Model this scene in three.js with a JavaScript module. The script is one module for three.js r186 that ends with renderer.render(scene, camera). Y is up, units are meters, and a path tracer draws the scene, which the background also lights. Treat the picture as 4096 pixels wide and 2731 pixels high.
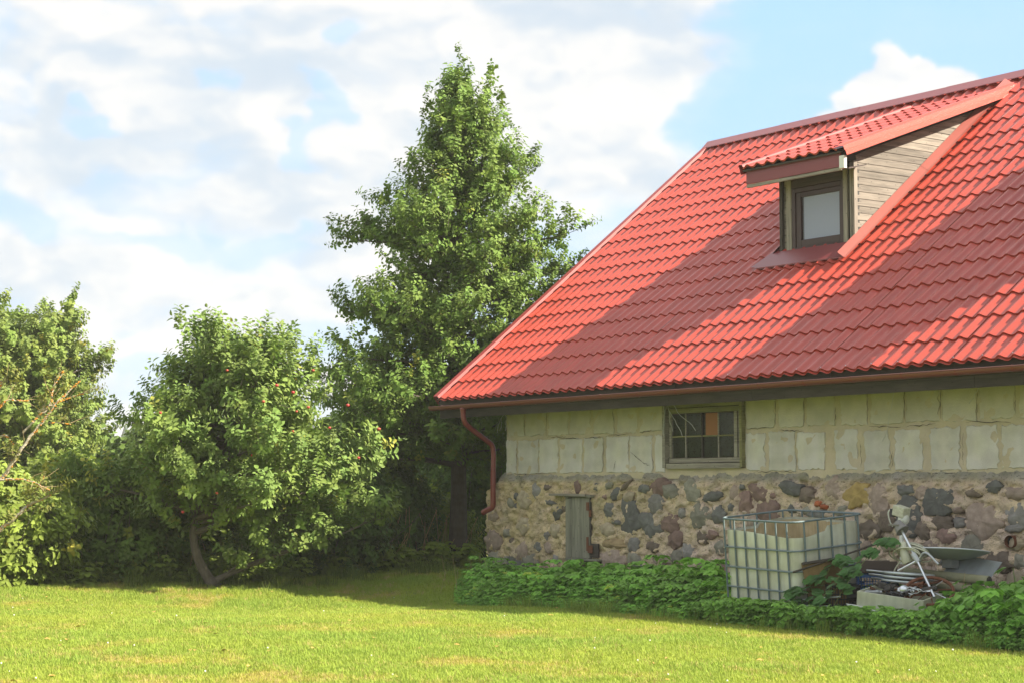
import * as THREE from 'three';
import { ImprovedNoise } from 'three/addons/math/ImprovedNoise.js';
import { mergeGeometries } from 'three/addons/utils/BufferGeometryUtils.js';
import { RoundedBoxGeometry } from 'three/addons/geometries/RoundedBoxGeometry.js';

// ---------------------------------------------------------------- noise and random numbers
const N = new ImprovedNoise();
const n3 = (x, y, z) => N.noise(x + 100.37, y + 100.71, z + 100.13);
const fbm = (x, y, z, o = 4) => { let s = 0, a = 0.5, f = 1; for (let i = 0; i < o; i++) { s += a * n3(x * f, y * f, z * f + i * 7.3); a *= 0.5; f *= 2.03; } return s; };
const rng = (seed) => () => { seed = (seed + 0x6d2b79f5) | 0; let t = Math.imul(seed ^ (seed >>> 15), 1 | seed); t = (t + Math.imul(t ^ (t >>> 7), 61 | t)) ^ t; return ((t ^ (t >>> 14)) >>> 0) / 4294967296; };
const { clamp, lerp, smoothstep } = THREE.MathUtils;
const V = (x, y, z) => new THREE.Vector3(x, y, z);
const rad = (d) => (d * Math.PI) / 180;

// ---------------------------------------------------------------- camera, sky, sun, exposure
const scene = new THREE.Scene();
const camera = new THREE.PerspectiveCamera(20.91, 1024 / 682, 0.1, 3000);
camera.position.set(0, 1.5, 0);
camera.rotation.x = rad(4.439);
scene.add(camera);

const renderer = new THREE.WebGLRenderer({ antialias: true });
renderer.setSize(1024, 682);
renderer.toneMapping = THREE.LinearToneMapping;
renderer.toneMappingExposure = 2.95;
renderer.shadowMap.enabled = true;

const SUN = V(0.7587, 0.6157, 0.2118).normalize();
const sun = new THREE.DirectionalLight(new THREE.Color(1.0, 0.93, 0.78), 5);
sun.position.copy(SUN).multiplyScalar(80).add(V(0, 0, -25));
sun.target.position.set(0, 0, -25);
sun.castShadow = true;
sun.shadow.mapSize.set(4096, 4096);
Object.assign(sun.shadow.camera, { left: -40, right: 40, top: 30, bottom: -30, near: 1, far: 200 });
scene.add(sun, sun.target);
scene.fog = new THREE.FogExp2(new THREE.Color().setRGB(1.0, 0.97, 0.9), 0.0005);

// cloud banks and clear gaps in degrees: azimuth, elevation, half sizes, amount; puffs of the one cumulus over the ridge: azimuth, elevation, radius
const BLOBS = [[-13.2, 10.2, 2.4, 1.4, 0.5], [-8.5, 12.0, 3.2, 1.6, 0.35], [-5.5, 9.4, 3.0, 1.6, 0.4], [-12.5, 6.2, 3.8, 0.8, 0.5], [-7.5, 5.3, 2.8, 0.8, 0.4], [-0.5, 12.6, 4.0, 2.2, 0.4], [2.0, 11.8, 2.6, 1.8, 0.45], [-14, 13.4, 2.8, 1.2, 0.3], [-13, 4.2, 3, 0.7, 0.3], [-12.4, 10.9, 0.9, 0.4, -1.0], [-6.0, 11.6, 0.55, 0.9, -0.75], [-5.0, 13.7, 0.6, 0.5, -0.8], [-6.2, 10.2, 0.9, 0.9, -0.7], [-15.2, 7.6, 1.2, 0.4, -0.8], [-11.2, 7.6, 1.2, 0.3, -0.6], [-9.6, 12.0, 0.6, 0.35, -0.6], [-5.2, 4.2, 1.7, 0.7, -1.1], [-10.4, 3.4, 2.0, 0.5, -0.9], [-2.5, 4.8, 2.2, 1.0, -0.5], [3.2, 8.2, 2.0, 1.0, -0.5], [1.8, 6.0, 2.0, 1.6, -0.6], [-7.6, 7.3, 1.6, 0.4, -0.35]];
const PUFFS = [[11.9, 12.6, 0.8], [11.3, 11.9, 1.0], [12.5, 12.0, 1.1], [13.7, 11.8, 0.95], [10.4, 11.2, 0.8], [9.7, 10.6, 0.7], [11.5, 10.4, 1.7], [13.2, 10.6, 1.5], [14.4, 11.1, 0.6], [8.9, 10.1, 0.55]];
const BLUE = [0.165, 0.27, 0.395], LOW = [0.25, 0.312, 0.375], WHITE = [0.352, 0.345, 0.337], GREY = [0.232, 0.268, 0.305];
function skyAt(x, y, z) { // direction -> linear colour; azimuth right of the view axis and elevation in degrees
  const el = (Math.asin(y) * 180) / Math.PI, az = (Math.atan2(x, -z) * 180) / Math.PI, near = Math.abs(az) < 24 && el < 24;
  const X = x * 18, Z = z * 18, Y = el * 0.44 * (el < 20 ? 1 : 20 / el + 0.35 * (1 - 20 / el));
  const w1 = fbm(X * 0.9, Y * 1.1, Z * 0.9, near ? 5 : 3), w2 = fbm(X * 0.9 + 31, Y * 1.1 + 7, Z * 0.9 + 9, near ? 5 : 3);
  const A = az + w1 * 3.4, E = el + w2 * 2.2;
  const edge = smoothstep(A, 3.0 + (E - 9) * 0.35, 6.4 + (E - 9) * 0.35) * (1 - smoothstep(az, 58, 75));
  let b = 0, f = 0;
  if (near) {
    for (const [ba, be, sa, s2, m] of BLOBS) { const q = Math.hypot((A - ba) / sa, (E - be) / s2); if (q < 1.6) b += m * (1 - smoothstep(q, 0.2, 1.6)); }
    for (const [ba, be, r] of PUFFS) f = Math.max(f, 1 - Math.hypot(az + w1 * 1.2 - ba, (el + w2 * 0.9 - be) * 1.08) / r);
  }
  const big = fbm(X * 0.17 + 5, Y * 0.25, Z * 0.17, 2), d0 = fbm(X * 1.05 + w1, Y * 1.6 + w2, Z * 1.05, near ? 6 : 4), dl = fbm(X * 1.05 + w1 + 0.42 * SUN.x, Y * 1.6 + w2 + 0.62, Z * 1.05 + 0.42 * SUN.z, near ? 5 : 3);
  const cov = 0.56 + big * 0.75 - 0.95 * edge + b + d0 * 0.75 - Math.max(0, el - 45) * 0.004;
  let cl = smoothstep(cov, -0.12, 0.62);
  const lit = 0.5 + (d0 - dl) * 1.6 + 0.25 * w2, deep = 0.4 + 2.1 * fbm(X * 0.45 + 3, Y * 0.9 + 8, Z * 0.45, 4) + 0.3 * (cov - 0.6);
  const fine = fbm(X * 3.1 + w1 * 2, Y * 4.2 + w2 * 2, Z * 3.1, near ? 5 : 2);
  let sh = 0.5 + 0.5 * Math.tanh(1.5 * (deep - 0.45 - (lit - 0.5) * 1.1 - fine * 0.9));
  if (f > 0) { const k = smoothstep(f + 0.3 * d0 + 0.25 * fbm(X * 4, Y * 6, Z * 4, 4), 0.0, 0.22); cl = Math.max(cl, k); sh = lerp(sh, clamp(0.12 - (lit - 0.5) * 0.8 - fine * 0.7 + 0.35 * (1 - smoothstep(el, 10.2, 11.6)), 0, 1) * 0.7, k); }
  const veil = 0.4 * (1 - edge), t = 1 - smoothstep(el, 0, 26), s = clamp(Math.max(cl, veil + 0.15 * d0), 0, 1), out = [0, 0, 0];
  for (let j = 0; j < 3; j++) out[j] = lerp(lerp(BLUE[j] * (1 - 0.3 * smoothstep(el, 20, 80)), LOW[j], t * t * 0.5), lerp(WHITE[j], GREY[j], sh) * (1 + 0.35 * smoothstep(el, 16, 50)), s);
  return out;
}
function makeSky() {
  const W = 4096, H = 2048, data = new Float32Array(W * H * 4);
  for (let r = 0; r < H; r++) {
    const el = ((r + 0.5) / H - 0.5) * 180, e = rad(el), ce = Math.cos(e), se = Math.sin(e), step = el > 26 ? 2 : 1;
    for (let c = 0; c < W; c++) {
      const i = (r * W + c) * 4; data[i + 3] = 1;
      if (el < 0) { data[i] = 0.13; data[i + 1] = 0.15; data[i + 2] = 0.07; continue; }
      if (step === 2 && (c & 1 || r & 1)) { const q = r & 1 ? i - W * 4 : i - 4; for (let j = 0; j < 3; j++) data[i + j] = data[q + j]; continue; }
      const a = ((c + 0.5) / W - 0.5) * 2 * Math.PI, k = skyAt(Math.cos(a) * ce, se, Math.sin(a) * ce);
      data[i] = k[0]; data[i + 1] = k[1]; data[i + 2] = k[2];
    }
  }
  const t = new THREE.DataTexture(data, W, H, THREE.RGBAFormat, THREE.FloatType);
  t.mapping = THREE.EquirectangularReflectionMapping;
  t.magFilter = t.minFilter = THREE.LinearFilter;
  t.needsUpdate = true;
  return t;
}
scene.background = makeSky();
scene.environment = scene.background;

// ---------------------------------------------------------------- naming
const taken = new Map();
const numbered = (n) => { const k = taken.get(n) ?? 0; taken.set(n, k + 1); return k ? `${n}_${String(k).padStart(3, '0')}` : n; };
function tag(o, label, category, group, kind) {
  if (label) o.userData.label = label;
  if (category) o.userData.category = category;
  if (group) o.userData.group = group;
  if (kind) o.userData.kind = kind;
  return o;
}
function thing(name, label, category, pos = [0, 0, 0], group) {
  const o = new THREE.Group(); o.name = numbered(name); o.position.set(...pos); scene.add(o);
  return tag(o, label, category, group);
}
function mk(name, geo, mat, parent, kind) {
  const m = new THREE.Mesh(geo, mat); m.name = numbered(name); m.castShadow = m.receiveShadow = true;
  if (kind) m.userData.kind = kind;
  parent.add(m); return m;
}

// ---------------------------------------------------------------- geometry builder
class GB {
  constructor() { this.p = []; this.u = []; this.c = []; this.i = []; }
  v(x, y, z, u = 0, v = 0, col) { this.p.push(x, y, z); this.u.push(u, v); if (col) this.c.push(...col); return this.p.length / 3 - 1; }
  tri(a, b, c) { this.i.push(a, b, c); }
  quad(a, b, c, d) { this.i.push(a, b, c, a, c, d); }
  grid(nu, nv, f) { const s = this.p.length / 3; for (let j = 0; j <= nv; j++) for (let i = 0; i <= nu; i++) this.v(...f(i / nu, j / nv, i, j)); for (let j = 0; j < nv; j++) for (let i = 0; i < nu; i++) { const a = s + j * (nu + 1) + i; this.quad(a, a + 1, a + nu + 2, a + nu + 1); } return this; }
  tube(pts, rf, n = 6, cap = true) {
    const s = this.p.length / 3, L = pts.length; let ref = V(0, 1, 0.13), len = 0;
    for (let k = 0; k < L; k++) {
      const t = (k < L - 1 ? pts[k + 1].clone().sub(pts[k]) : pts[k].clone().sub(pts[k - 1])); if (k > 0 && k < L - 1) t.add(pts[k].clone().sub(pts[k - 1]).normalize().multiplyScalar(t.length())); t.normalize();
      if (k) len += pts[k].distanceTo(pts[k - 1]);
      let a = ref.clone().addScaledVector(t, -ref.dot(t)); if (a.lengthSq() < 0.01) a = V(1, 0.2, 0).addScaledVector(t, -t.x); a.normalize(); ref = a; const b = t.clone().cross(a);
      const r = typeof rf === 'function' ? rf(k / (L - 1)) : rf;
      for (let q = 0; q <= n; q++) { const g = (q / n) * 2 * Math.PI; this.v(pts[k].x + (a.x * Math.cos(g) + b.x * Math.sin(g)) * r, pts[k].y + (a.y * Math.cos(g) + b.y * Math.sin(g)) * r, pts[k].z + (a.z * Math.cos(g) + b.z * Math.sin(g)) * r, (q / n) * r * 6.28, len); }
    }
    for (let k = 0; k < L - 1; k++) for (let q = 0; q < n; q++) { const a = s + k * (n + 1) + q; this.quad(a, a + 1, a + n + 2, a + n + 1); }
    if (cap) for (const k of [0, L - 1]) { const c = this.v(pts[k].x, pts[k].y, pts[k].z); for (let q = 0; q < n; q++) { const a = s + k * (n + 1) + q; k ? this.tri(c, a, a + 1) : this.tri(c, a + 1, a); } }
    return this;
  }
  // a bar of a given profile (list of [y, z]) run along x
  extrudeX(prof, x0, x1, closed = true, fy = () => 0) {
    const n = prof.length, base = this.p.length / 3;
    for (let k = 0; k < (closed ? n : n - 1); k++) { const [y0, z0] = prof[k], [y1, z1] = prof[(k + 1) % n]; const l = Math.hypot(y1 - y0, z1 - z0); const a = this.v(x0, y0 + fy(x0), z0, x0, 0), b = this.v(x1, y0 + fy(x1), z0, x1, 0), c = this.v(x1, y1 + fy(x1), z1, x1, l), d = this.v(x0, y1 + fy(x0), z1, x0, l); this.quad(a, b, c, d); }
    if (closed) for (const x of [x0, x1]) { const m = prof.map(([y, z]) => this.v(x, y + fy(x), z, z, y)); for (let k = 1; k < n - 1; k++) x === x0 ? this.tri(m[0], m[k], m[k + 1]) : this.tri(m[0], m[k + 1], m[k]); }
    return this;
  }
  geo(flat = false) {
    const g = new THREE.BufferGeometry();
    g.setAttribute('position', new THREE.Float32BufferAttribute(this.p, 3)); g.setAttribute('uv', new THREE.Float32BufferAttribute(this.u, 2));
    if (this.c.length === this.p.length) g.setAttribute('color', new THREE.Float32BufferAttribute(this.c, 3));
    g.setIndex(this.i); const out = flat ? g.toNonIndexed() : g; out.computeVertexNormals(); return out;
  }
}
const box = (w, h, d, x = 0, y = 0, z = 0, r = 0.004) => { const m = Math.min(w, h, d) * 0.3; const g = new RoundedBoxGeometry(w, h, d, 1, Math.min(r, m)); g.translate(x, y, z); return g; };
const metric = (g, s = 1) => { // uv in metres from the dominant axis
  const p = g.attributes.position, n = g.attributes.normal, u = [];
  for (let i = 0; i < p.count; i++) { const ax = Math.abs(n.getX(i)), ay = Math.abs(n.getY(i)), az = Math.abs(n.getZ(i)); const x = p.getX(i), y = p.getY(i), z = p.getZ(i); if (az >= ax && az >= ay) u.push(x * s, y * s); else if (ax >= ay) u.push(z * s, y * s); else u.push(x * s, z * s); }
  g.setAttribute('uv', new THREE.Float32BufferAttribute(u, 2)); return g;
};

// ---------------------------------------------------------------- textures
function tex(size, f, srgb = false, w = size) {
  const d = new Uint8Array(w * size * 4);
  for (let y = 0; y < size; y++) for (let x = 0; x < w; x++) { const q = f(x / w, y / size), o = (y * w + x) * 4; if (typeof q === 'number') d[o] = d[o + 1] = d[o + 2] = clamp(q * 255, 0, 255); else for (let j = 0; j < 3; j++) d[o + j] = clamp((srgb ? Math.pow(clamp(q[j], 0, 1), 1 / 2.2) : q[j]) * 255, 0, 255); d[o + 3] = 255; }
  const t = new THREE.DataTexture(d, w, size, THREE.RGBAFormat); t.wrapS = t.wrapT = THREE.MirroredRepeatWrapping; t.magFilter = t.minFilter = THREE.LinearFilter; if (srgb) t.colorSpace = THREE.SRGBColorSpace; t.needsUpdate = true; return t;
}
const rep = (t, x, y = x) => { const c = t.clone(); c.repeat.set(x, y); c.needsUpdate = true; return c; };
const T = {
  rough: tex(512, (u, v) => 0.5 + 0.55 * fbm(u * 9, v * 9, 1, 6) + 0.25 * n3(u * 60, v * 60, 3)),
  mortar: tex(1024, (u, v) => { const b = 0.84 + 0.34 * fbm(u * 5, v * 5, 7, 7), s = (n3(u * 95, v * 95, 4) > 0.42 ? 0.72 : 1) * (fbm(u * 22, v * 26, 14, 4) > 0.21 ? 0.6 : 1) * (1 + 0.12 * n3(u * 170, v * 170, 2)); return [b * s, b * s * (0.98 + 0.05 * n3(u * 6, v * 6, 9)), b * s * (0.94 + 0.16 * n3(u * 4, v * 4, 12))]; }, true),
  speckle: tex(512, (u, v) => { const a = n3(u * 110, v * 110, 2), b = fbm(u * 6, v * 6, 5, 5); const k = clamp(0.76 + 0.42 * b + 0.26 * a, 0.2, 1); return [k, k * (0.985 + 0.04 * b), k * (0.98 + 0.06 * b)]; }, true),
  wood: tex(512, (u, v) => { const g = fbm(u * 3, v * 46, 2, 4), l = n3(u * 1.2, v * 9, 6), kx = u * 5 + 0.2, ky = v * 5; const k = Math.hypot((kx % 1) - 0.5, ((ky + Math.floor(kx) * 0.37) % 1 - 0.5) * 1.6); const knot = k < 0.06 ? 0.55 : 1; const b = clamp(0.78 + 0.5 * g + 0.22 * l, 0.2, 1) * knot; return [b, b * 0.985, b * 0.96]; }, true),
  plain: tex(512, (u, v) => { const k = 0.9 + 0.2 * fbm(u * 5, v * 5, 15, 6) + 0.05 * n3(u * 70, v * 70, 4); return [k, k * (1 - 0.03 * n3(u * 5, v * 5, 2)), k * (1 - 0.08 * n3(u * 4, v * 4, 8))]; }, true),
  grain: tex(512, (u, v) => 0.5 + 0.7 * fbm(u * 3, v * 60, 2, 4)),
  bark: tex(512, (u, v) => 0.5 + 0.8 * fbm(u * 22, v * 7, 3, 5)),
  dirt: tex(512, (u, v) => { const a = fbm(u * 4, v * 4, 11, 6), s = fbm(u * 14, v * 1.6, 3, 4); const k = clamp(0.86 + 0.34 * a + 0.28 * s, 0.3, 1); return [k, k * (0.99 + 0.05 * a), k * (0.95 + 0.2 * a)]; }, true),
};
const std = (r, g, b, rough = 0.8, o = {}) => new THREE.MeshPhysicalMaterial({ color: new THREE.Color().setRGB(r, g, b), roughness: rough, ...o });
const bumpR = rep(T.rough, 1.3), bumpFine = rep(T.rough, 4);
const M = {
  red: std(0.44, 0.052, 0.029, 0.42, { clearcoat: 0.16, clearcoatRoughness: 0.22 }),
  maroon: std(0.2, 0.032, 0.033, 0.45, { clearcoat: 0.2, clearcoatRoughness: 0.35 }),
  trim: std(0.3, 0.045, 0.04, 0.6),
  ridge: std(0.3, 0.06, 0.062, 0.42, { clearcoat: 0.3, clearcoatRoughness: 0.3 }),
  gutter: std(0.17, 0.04, 0.024, 0.42, { clearcoat: 0.25, clearcoatRoughness: 0.35 }),  // roof red darkened and browned, eave shade put into the colour
  pipe: std(0.19, 0.03, 0.021, 0.42, { clearcoat: 0.25, clearcoatRoughness: 0.35 }),
  brown: std(0.07, 0.045, 0.036, 0.7, { map: T.wood, bumpMap: T.grain, bumpScale: 0.002 }),
  darkwood: std(0.075, 0.062, 0.052, 0.9, { map: T.wood, bumpMap: T.grain, bumpScale: 0.003 }),
  frame: std(0.045, 0.02, 0.018, 0.5),
  grey: std(0.34, 0.31, 0.255, 0.95, { map: T.wood, bumpMap: T.grain, bumpScale: 0.003 }),
  siding: [0.56, 0.74, 0.9, 0.66].map((k) => std(0.33 * k, 0.285 * k, 0.24 * k, 0.9, { map: T.wood, bumpMap: T.grain, bumpScale: 0.003 })),
  hatch: [0.92, 1.05, 1].map((k) => std(0.27 * k, 0.265 * k, 0.21 * k, 0.95, { map: rep(T.wood, 1), bumpMap: T.grain, bumpScale: 0.003 })),
  mossy: std(0.27, 0.255, 0.115, 0.95, { map: T.wood, bumpMap: T.grain, bumpScale: 0.003 }),
  mortar: new THREE.MeshStandardMaterial({ vertexColors: true, roughness: 0.97, map: T.mortar, bumpMap: bumpR, bumpScale: 0.035 }),
  block: new THREE.MeshStandardMaterial({ vertexColors: true, roughness: 0.95, map: T.plain, bumpMap: bumpFine, bumpScale: 0.004 }),
  galv: std(0.14, 0.18, 0.19, 0.75, { specularIntensity: 0.5 }),
  alu: std(0.62, 0.64, 0.66, 0.32, { metalness: 0.8 }),
  white: std(0.68, 0.69, 0.62, 0.5),
  cream: std(0.55, 0.55, 0.43, 0.6, { map: T.dirt }),
  rust: std(0.17, 0.062, 0.03, 0.9, { map: T.dirt, bumpMap: bumpFine, bumpScale: 0.002 }),
  black: std(0.02, 0.02, 0.022, 0.6),
  dark: std(0.05, 0.045, 0.04, 0.8),
  glass: new THREE.MeshPhysicalMaterial({ color: 0xffffff, roughness: 0.03, bumpMap: rep(T.rough, 0.8), bumpScale: 0.001, transmission: 1, thickness: 0, ior: 1.5 }),
};
M.glassOld = new THREE.MeshPhysicalMaterial({ color: new THREE.Color().setRGB(0.5, 0.62, 0.54), roughness: 0.06, transmission: 1, thickness: 0, ior: 1.52, bumpMap: rep(T.rough, 1.2), bumpScale: 0.002 });

// ---------------------------------------------------------------- where the house stands: its own axes are x along the wall, z out of the wall
const HC = V(-0.415, 0, -31.573), HA = rad(-54.226), CA = Math.cos(HA), SA = Math.sin(HA);
const toWorld = (x, y, z) => V(HC.x + CA * x + SA * z, y, HC.z - SA * x + CA * z);
const toLocal = (X, Z) => { const dx = X - HC.x, dz = Z - HC.z; return [CA * dx - SA * dz, SA * dx + CA * dz]; };
function groundY(X, Z) {
  const [x, z] = toLocal(X, Z);
  let y = -0.2 * smoothstep(z, 0.3, 2.6) * smoothstep(x, -4, 1.5) - 0.06 * (1 - smoothstep(x, -4, 1.5));
  y -= 0.13 * Math.exp(-(((x - 2.2) / 2.2) ** 2)) * smoothstep(z, 1.2, 3) * (1 - smoothstep(z, 5, 9));
  y -= 0.12 * smoothstep(Z, -24, -14) * (1 - smoothstep(x, -2, 4)) ;
  y += 0.03 * fbm(X * 0.35, Z * 0.35, 2, 3) * smoothstep(Math.abs(z), 0.5, 2);
  return y;
}
const dry = (X, Z) => clamp(smoothstep(fbm(X * 0.75 + 3, Z * 0.5, 4.2, 4) + 0.45 * fbm(X * 2.6, Z * 2.2, 8, 3), 0.06, 0.44), 0, 1);
const lush = (X, Z) => fbm(X * 0.5, Z * 0.5, 21, 4);

// ================================================================ THE GROUND
{
  const g = new GB(), W = 1;
  const rows = [];
  for (let z = 12; z > -60; z -= 0.5) rows.push(z);
  for (let z = -60; z > -2200; z *= 1.18) rows.push(z);
  const cols = []; for (let x = -30; x <= 30; x += 0.5) cols.push(x);
  for (let x = 36; x < 2200; x *= 1.4) { cols.push(x); cols.unshift(-x); }
  for (const z of rows) for (const x of cols) g.v(x, groundY(x, z), z, x, z);
  for (let j = 0; j < rows.length - 1; j++) for (let i = 0; i < cols.length - 1; i++) { const a = j * cols.length + i; g.quad(a, a + 1, a + cols.length + 1, a + cols.length); }
  const S = 1024, t = tex(S, (u, v) => {
    const X = (u - 0.5) * 44, Z = -40 + v * 44, d = dry(X, Z), l = lush(X, Z), f = 0.7 + 0.6 * n3(X * 9, Z * 9, 3) * 0.5 + 0.3 * n3(X * 23, Z * 23, 6);
    return [lerp(0.26, 0.42, d) * f * (1 + l * 0.2), lerp(0.33, 0.34, d) * f, lerp(0.045, 0.1, d) * f];
  }, true);
  t.repeat.set(1 / 44, 1 / 44); t.offset.set(0.5, 40 / 44);
  tag(mk('lawn', g.geo(), new THREE.MeshStandardMaterial({ map: t, roughness: 1, bumpMap: rep(T.rough, 2.5), bumpScale: 0.02 }), scene, 'structure'), 'mown sunlit lawn with dry straw coloured patches', 'lawn');
}

// ================================================================ THE HOUSE
const house = thing('farm_building', 'long farm building of fieldstone and blocks under a red tile roof', 'building', HC.toArray());
house.rotation.y = HA;
const XR = 21, pitch = rad(38.63), SP = Math.sin(pitch), CP = Math.cos(pitch);
const roofY = (z) => 2.99 + (0.6 - z) * Math.tan(pitch);
const ZR = -5.756, YR = roofY(ZR);
const R0 = rng(11);

// -- fieldstone lower wall: rough mortar with an uneven left corner and a sloping ledge on top
const edgeL = (y) => 0.03 + 0.05 * fbm(0.3, y * 5, 3, 3) + 0.3 * smoothstep(y, 1.36, 1.58) - 0.04 * smoothstep(y, 0.35, 0.0);
const mortarZ = (x, y) => 0.045 * fbm(x * 2.2, y * 2.2, 4, 3) + 0.1 * fbm(x * 7, y * 8, 8, 6) - 0.06 * smoothstep(n3(x * 1.6, y * 2.4, 33), 0.35, 0.62) * smoothstep(x, 2.3, 3.3);
function tone(x, y) { // lime mortar: yellower near the corner, greyer to the right and on the ledge
  const k = 1 + 0.25 * fbm(x * 1.3, y * 1.3, 17, 4), gx = smoothstep(x, 2.5, 6), led = smoothstep(y, 1.52, 1.62);
  const base = [lerp(0.66, 0.69, gx), lerp(0.53, 0.55, gx), lerp(0.345, 0.43, gx)], ledge = [0.4, 0.38, 0.31];
  const moss = clamp(smoothstep(fbm(x * 2.1, y * 3, 41, 4), 0.12, 0.4) * smoothstep(y, 0.8, 0.1), 0, 1) * 0.4;
  return base.map((b, j) => lerp(lerp(b, ledge[j], led), [0.16, 0.17, 0.09][j], moss) * k);
}
const crevice = (x, y) => { let d = 0; for (const s of STONES) { const dx = (x - s.x) / (s.w * 0.58), dy = (y - s.y) / (s.h * 0.58); if (Math.abs(dx) > 1.7 || Math.abs(dy) > 1.7) continue; const q = Math.hypot(dx, dy); d = Math.min(d, -0.045 * Math.exp(-(((q - 1.12) / 0.16) ** 2)) * smoothstep(n3(x * 3.1 + s.x, y * 3.1, 5), -0.15, 0.4) * (0.35 + 0.65 * smoothstep(x, 2, 5))); } return d; };
const STONES = `0.14 0.55 0.37 0.31 P 10; 0.29 0.21 0.60 0.35 G 0; 0.79 0.18 0.41 0.33 D 15; 0.99 0.42 0.38 0.24 P -40; 1.20 0.24 0.45 0.23 G 0; 1.40 1.42 0.24 0.22 V 10; 1.69 1.46 0.18 0.11 B 0; 1.78 1.22 0.25 0.08 D 10; 1.95 1.06 0.19 0.20 D -15; 2.18 1.14 0.16 0.14 B 0; 0.81 1.31 0.10 0.10 D 0; 0.64 1.20 0.15 0.15 G 0; 0.81 1.14 0.11 0.10 D 10; 0.57 0.70 0.22 0.12 G 0; 0.69 0.57 0.11 0.10 B 0; 1.43 0.49 0.20 0.15 D 20; 1.68 0.69 0.13 0.12 V 15; 1.91 0.31 0.17 0.15 V 0; 2.99 1.47 0.16 0.13 D 0; 3.20 1.32 0.18 0.07 R 0; 3.46 1.36 0.26 0.15 D -30; 3.71 1.49 0.26 0.07 B -40; 4.50 1.48 0.42 0.22 R 0; 4.13 1.45 0.23 0.13 D 0; 4.42 1.23 0.33 0.27 V 0; 3.27 1.12 0.19 0.22 D 15; 3.80 0.98 0.44 0.50 D 8; 4.30 0.91 0.45 0.32 D 20; 4.73 0.94 0.42 0.27 R 0; 3.47 0.93 0.21 0.08 D 0; 3.38 0.59 0.59 0.13 O 0; 3.38 0.34 0.61 0.29 P 0; 4.34 0.58 0.25 0.16 B 0; 3.26 0.80 0.33 0.18 M 0; 4.76 1.41 0.33 0.21 G 0; 3.89 0.36 0.27 0.19 G 0; 4.56 0.40 0.33 0.16 P 0; 1.60 0.16 0.23 0.09 R 0; 2.49 1.48 0.15 0.17 R -10; 2.58 0.27 0.22 0.09 B 0; 5.43 1.06 0.42 0.31 G 0; 5.82 1.08 0.26 0.21 D 0; 5.69 1.34 0.35 0.13 D -10; 6.15 1.40 0.16 0.17 P 0; 6.67 1.39 0.37 0.24 R 25; 6.38 1.25 0.23 0.28 R -25; 6.87 1.13 0.41 0.30 R 0; 6.94 1.35 0.08 0.09 R 0; 7.31 1.46 0.38 0.18 D 15; 7.61 1.37 0.24 0.17 B 0; 7.32 1.18 0.17 0.12 D 0; 7.84 1.26 0.11 0.08 K 0; 7.94 1.21 0.12 0.06 K 0; 7.84 1.09 0.34 0.14 D 0; 8.56 1.37 0.42 0.27 Y -10; 8.93 1.29 0.25 0.39 P 0; 9.43 1.10 0.37 0.46 D -8; 9.05 1.07 0.23 0.23 B 0; 8.76 0.91 0.34 0.22 B 0; 9.39 1.44 0.25 0.13 D 0; 5.45 0.74 0.24 0.17 B 0; 5.13 0.52 0.29 0.20 V 0; 5.81 0.26 0.43 0.23 R 0; 5.64 0.10 0.27 0.11 P 0; 6.08 1.18 0.14 0.12 D 0; 6.32 1.48 0.08 0.07 D 0; 9.95 1.30 0.49 0.31 D 0; 9.69 0.92 0.21 0.20 B 0; 9.99 1.02 0.30 0.17 B 0; 10.52 1.41 0.22 0.11 B 0; 10.84 1.48 0.21 0.14 D 0; 10.66 1.06 0.50 0.35 P 0; 11.17 1.40 0.30 0.14 P 0; 11.18 1.13 0.26 0.25 V 0; 10.90 0.58 0.37 0.23 B 0; 9.67 1.41 0.18 0.18 P 15; 10.25 1.19 0.15 0.08 P 0; 9.06 1.02 0.25 0.25 B 0; 9.81 0.74 0.21 0.11 P 0; 11.21 0.57 0.19 0.17 G 0; 11.14 0.98 0.27 0.10 V -5; 11.14 0.79 0.22 0.14 M 0`.split(';').map((l) => { const [x, y, w, h, c, r] = l.trim().split(' '); return { x: +x, y: +y, w: +w, h: +h, c, r: +r }; });
{ // smaller stones that show here and there between the large ones, and more of both beyond the frame
  const cs = 'DVMRPGMGBMMPGP';
  for (let k = 0; k < 9000 && STONES.length < 186; k++) {
    const x = 0.15 + R0() * 13.5, y = 0.0 + R0() * 1.52, big = x > 11.6, w = (big ? 0.2 : k < 1200 ? 0.17 : 0.05) + R0() * (big ? 0.3 : k < 1200 ? 0.24 : 0.11), h = w * (0.55 + R0() * 0.5);
    if (x > 1.9 && x < 3.2 && y > 0.25 && y < 1.5) continue;
    if (x < 2.2 && y > 0.5 && R0() < 0.9) continue;
    if (STONES.some((s) => Math.abs(s.x - x) < (s.w + w) / 2 * 0.9 && Math.abs(s.y - y) < (s.h + h) / 2 * 0.9)) continue;
    STONES.push({ x, y, w, h, c: cs[Math.floor(R0() * cs.length)], r: R0() * 60 - 30 });
  }
}
const stoneWall = (() => {
  const g = new GB(), nx = 900, ny = 120;
  g.grid(nx, ny, (u, v) => {
    const yy = v * 2.06 - 0.35, y = Math.min(yy, 1.62), over = Math.max(0, yy - 1.58);
    const e = edgeL(y), x = u < 0.02 ? e : lerp(e, XR, Math.pow((u - 0.02) / 0.98, 1.3)); const back = u < 0.02 ? -(0.02 - u) * 30 : 0;
    return [x, y + over * 0.75, mortarZ(x, y) + crevice(x, y) + back - over * 1.0, x, y + over, tone(x, yy)];
  });
  return mk('stone_wall', g.geo(), M.mortar, house);
})();
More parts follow.
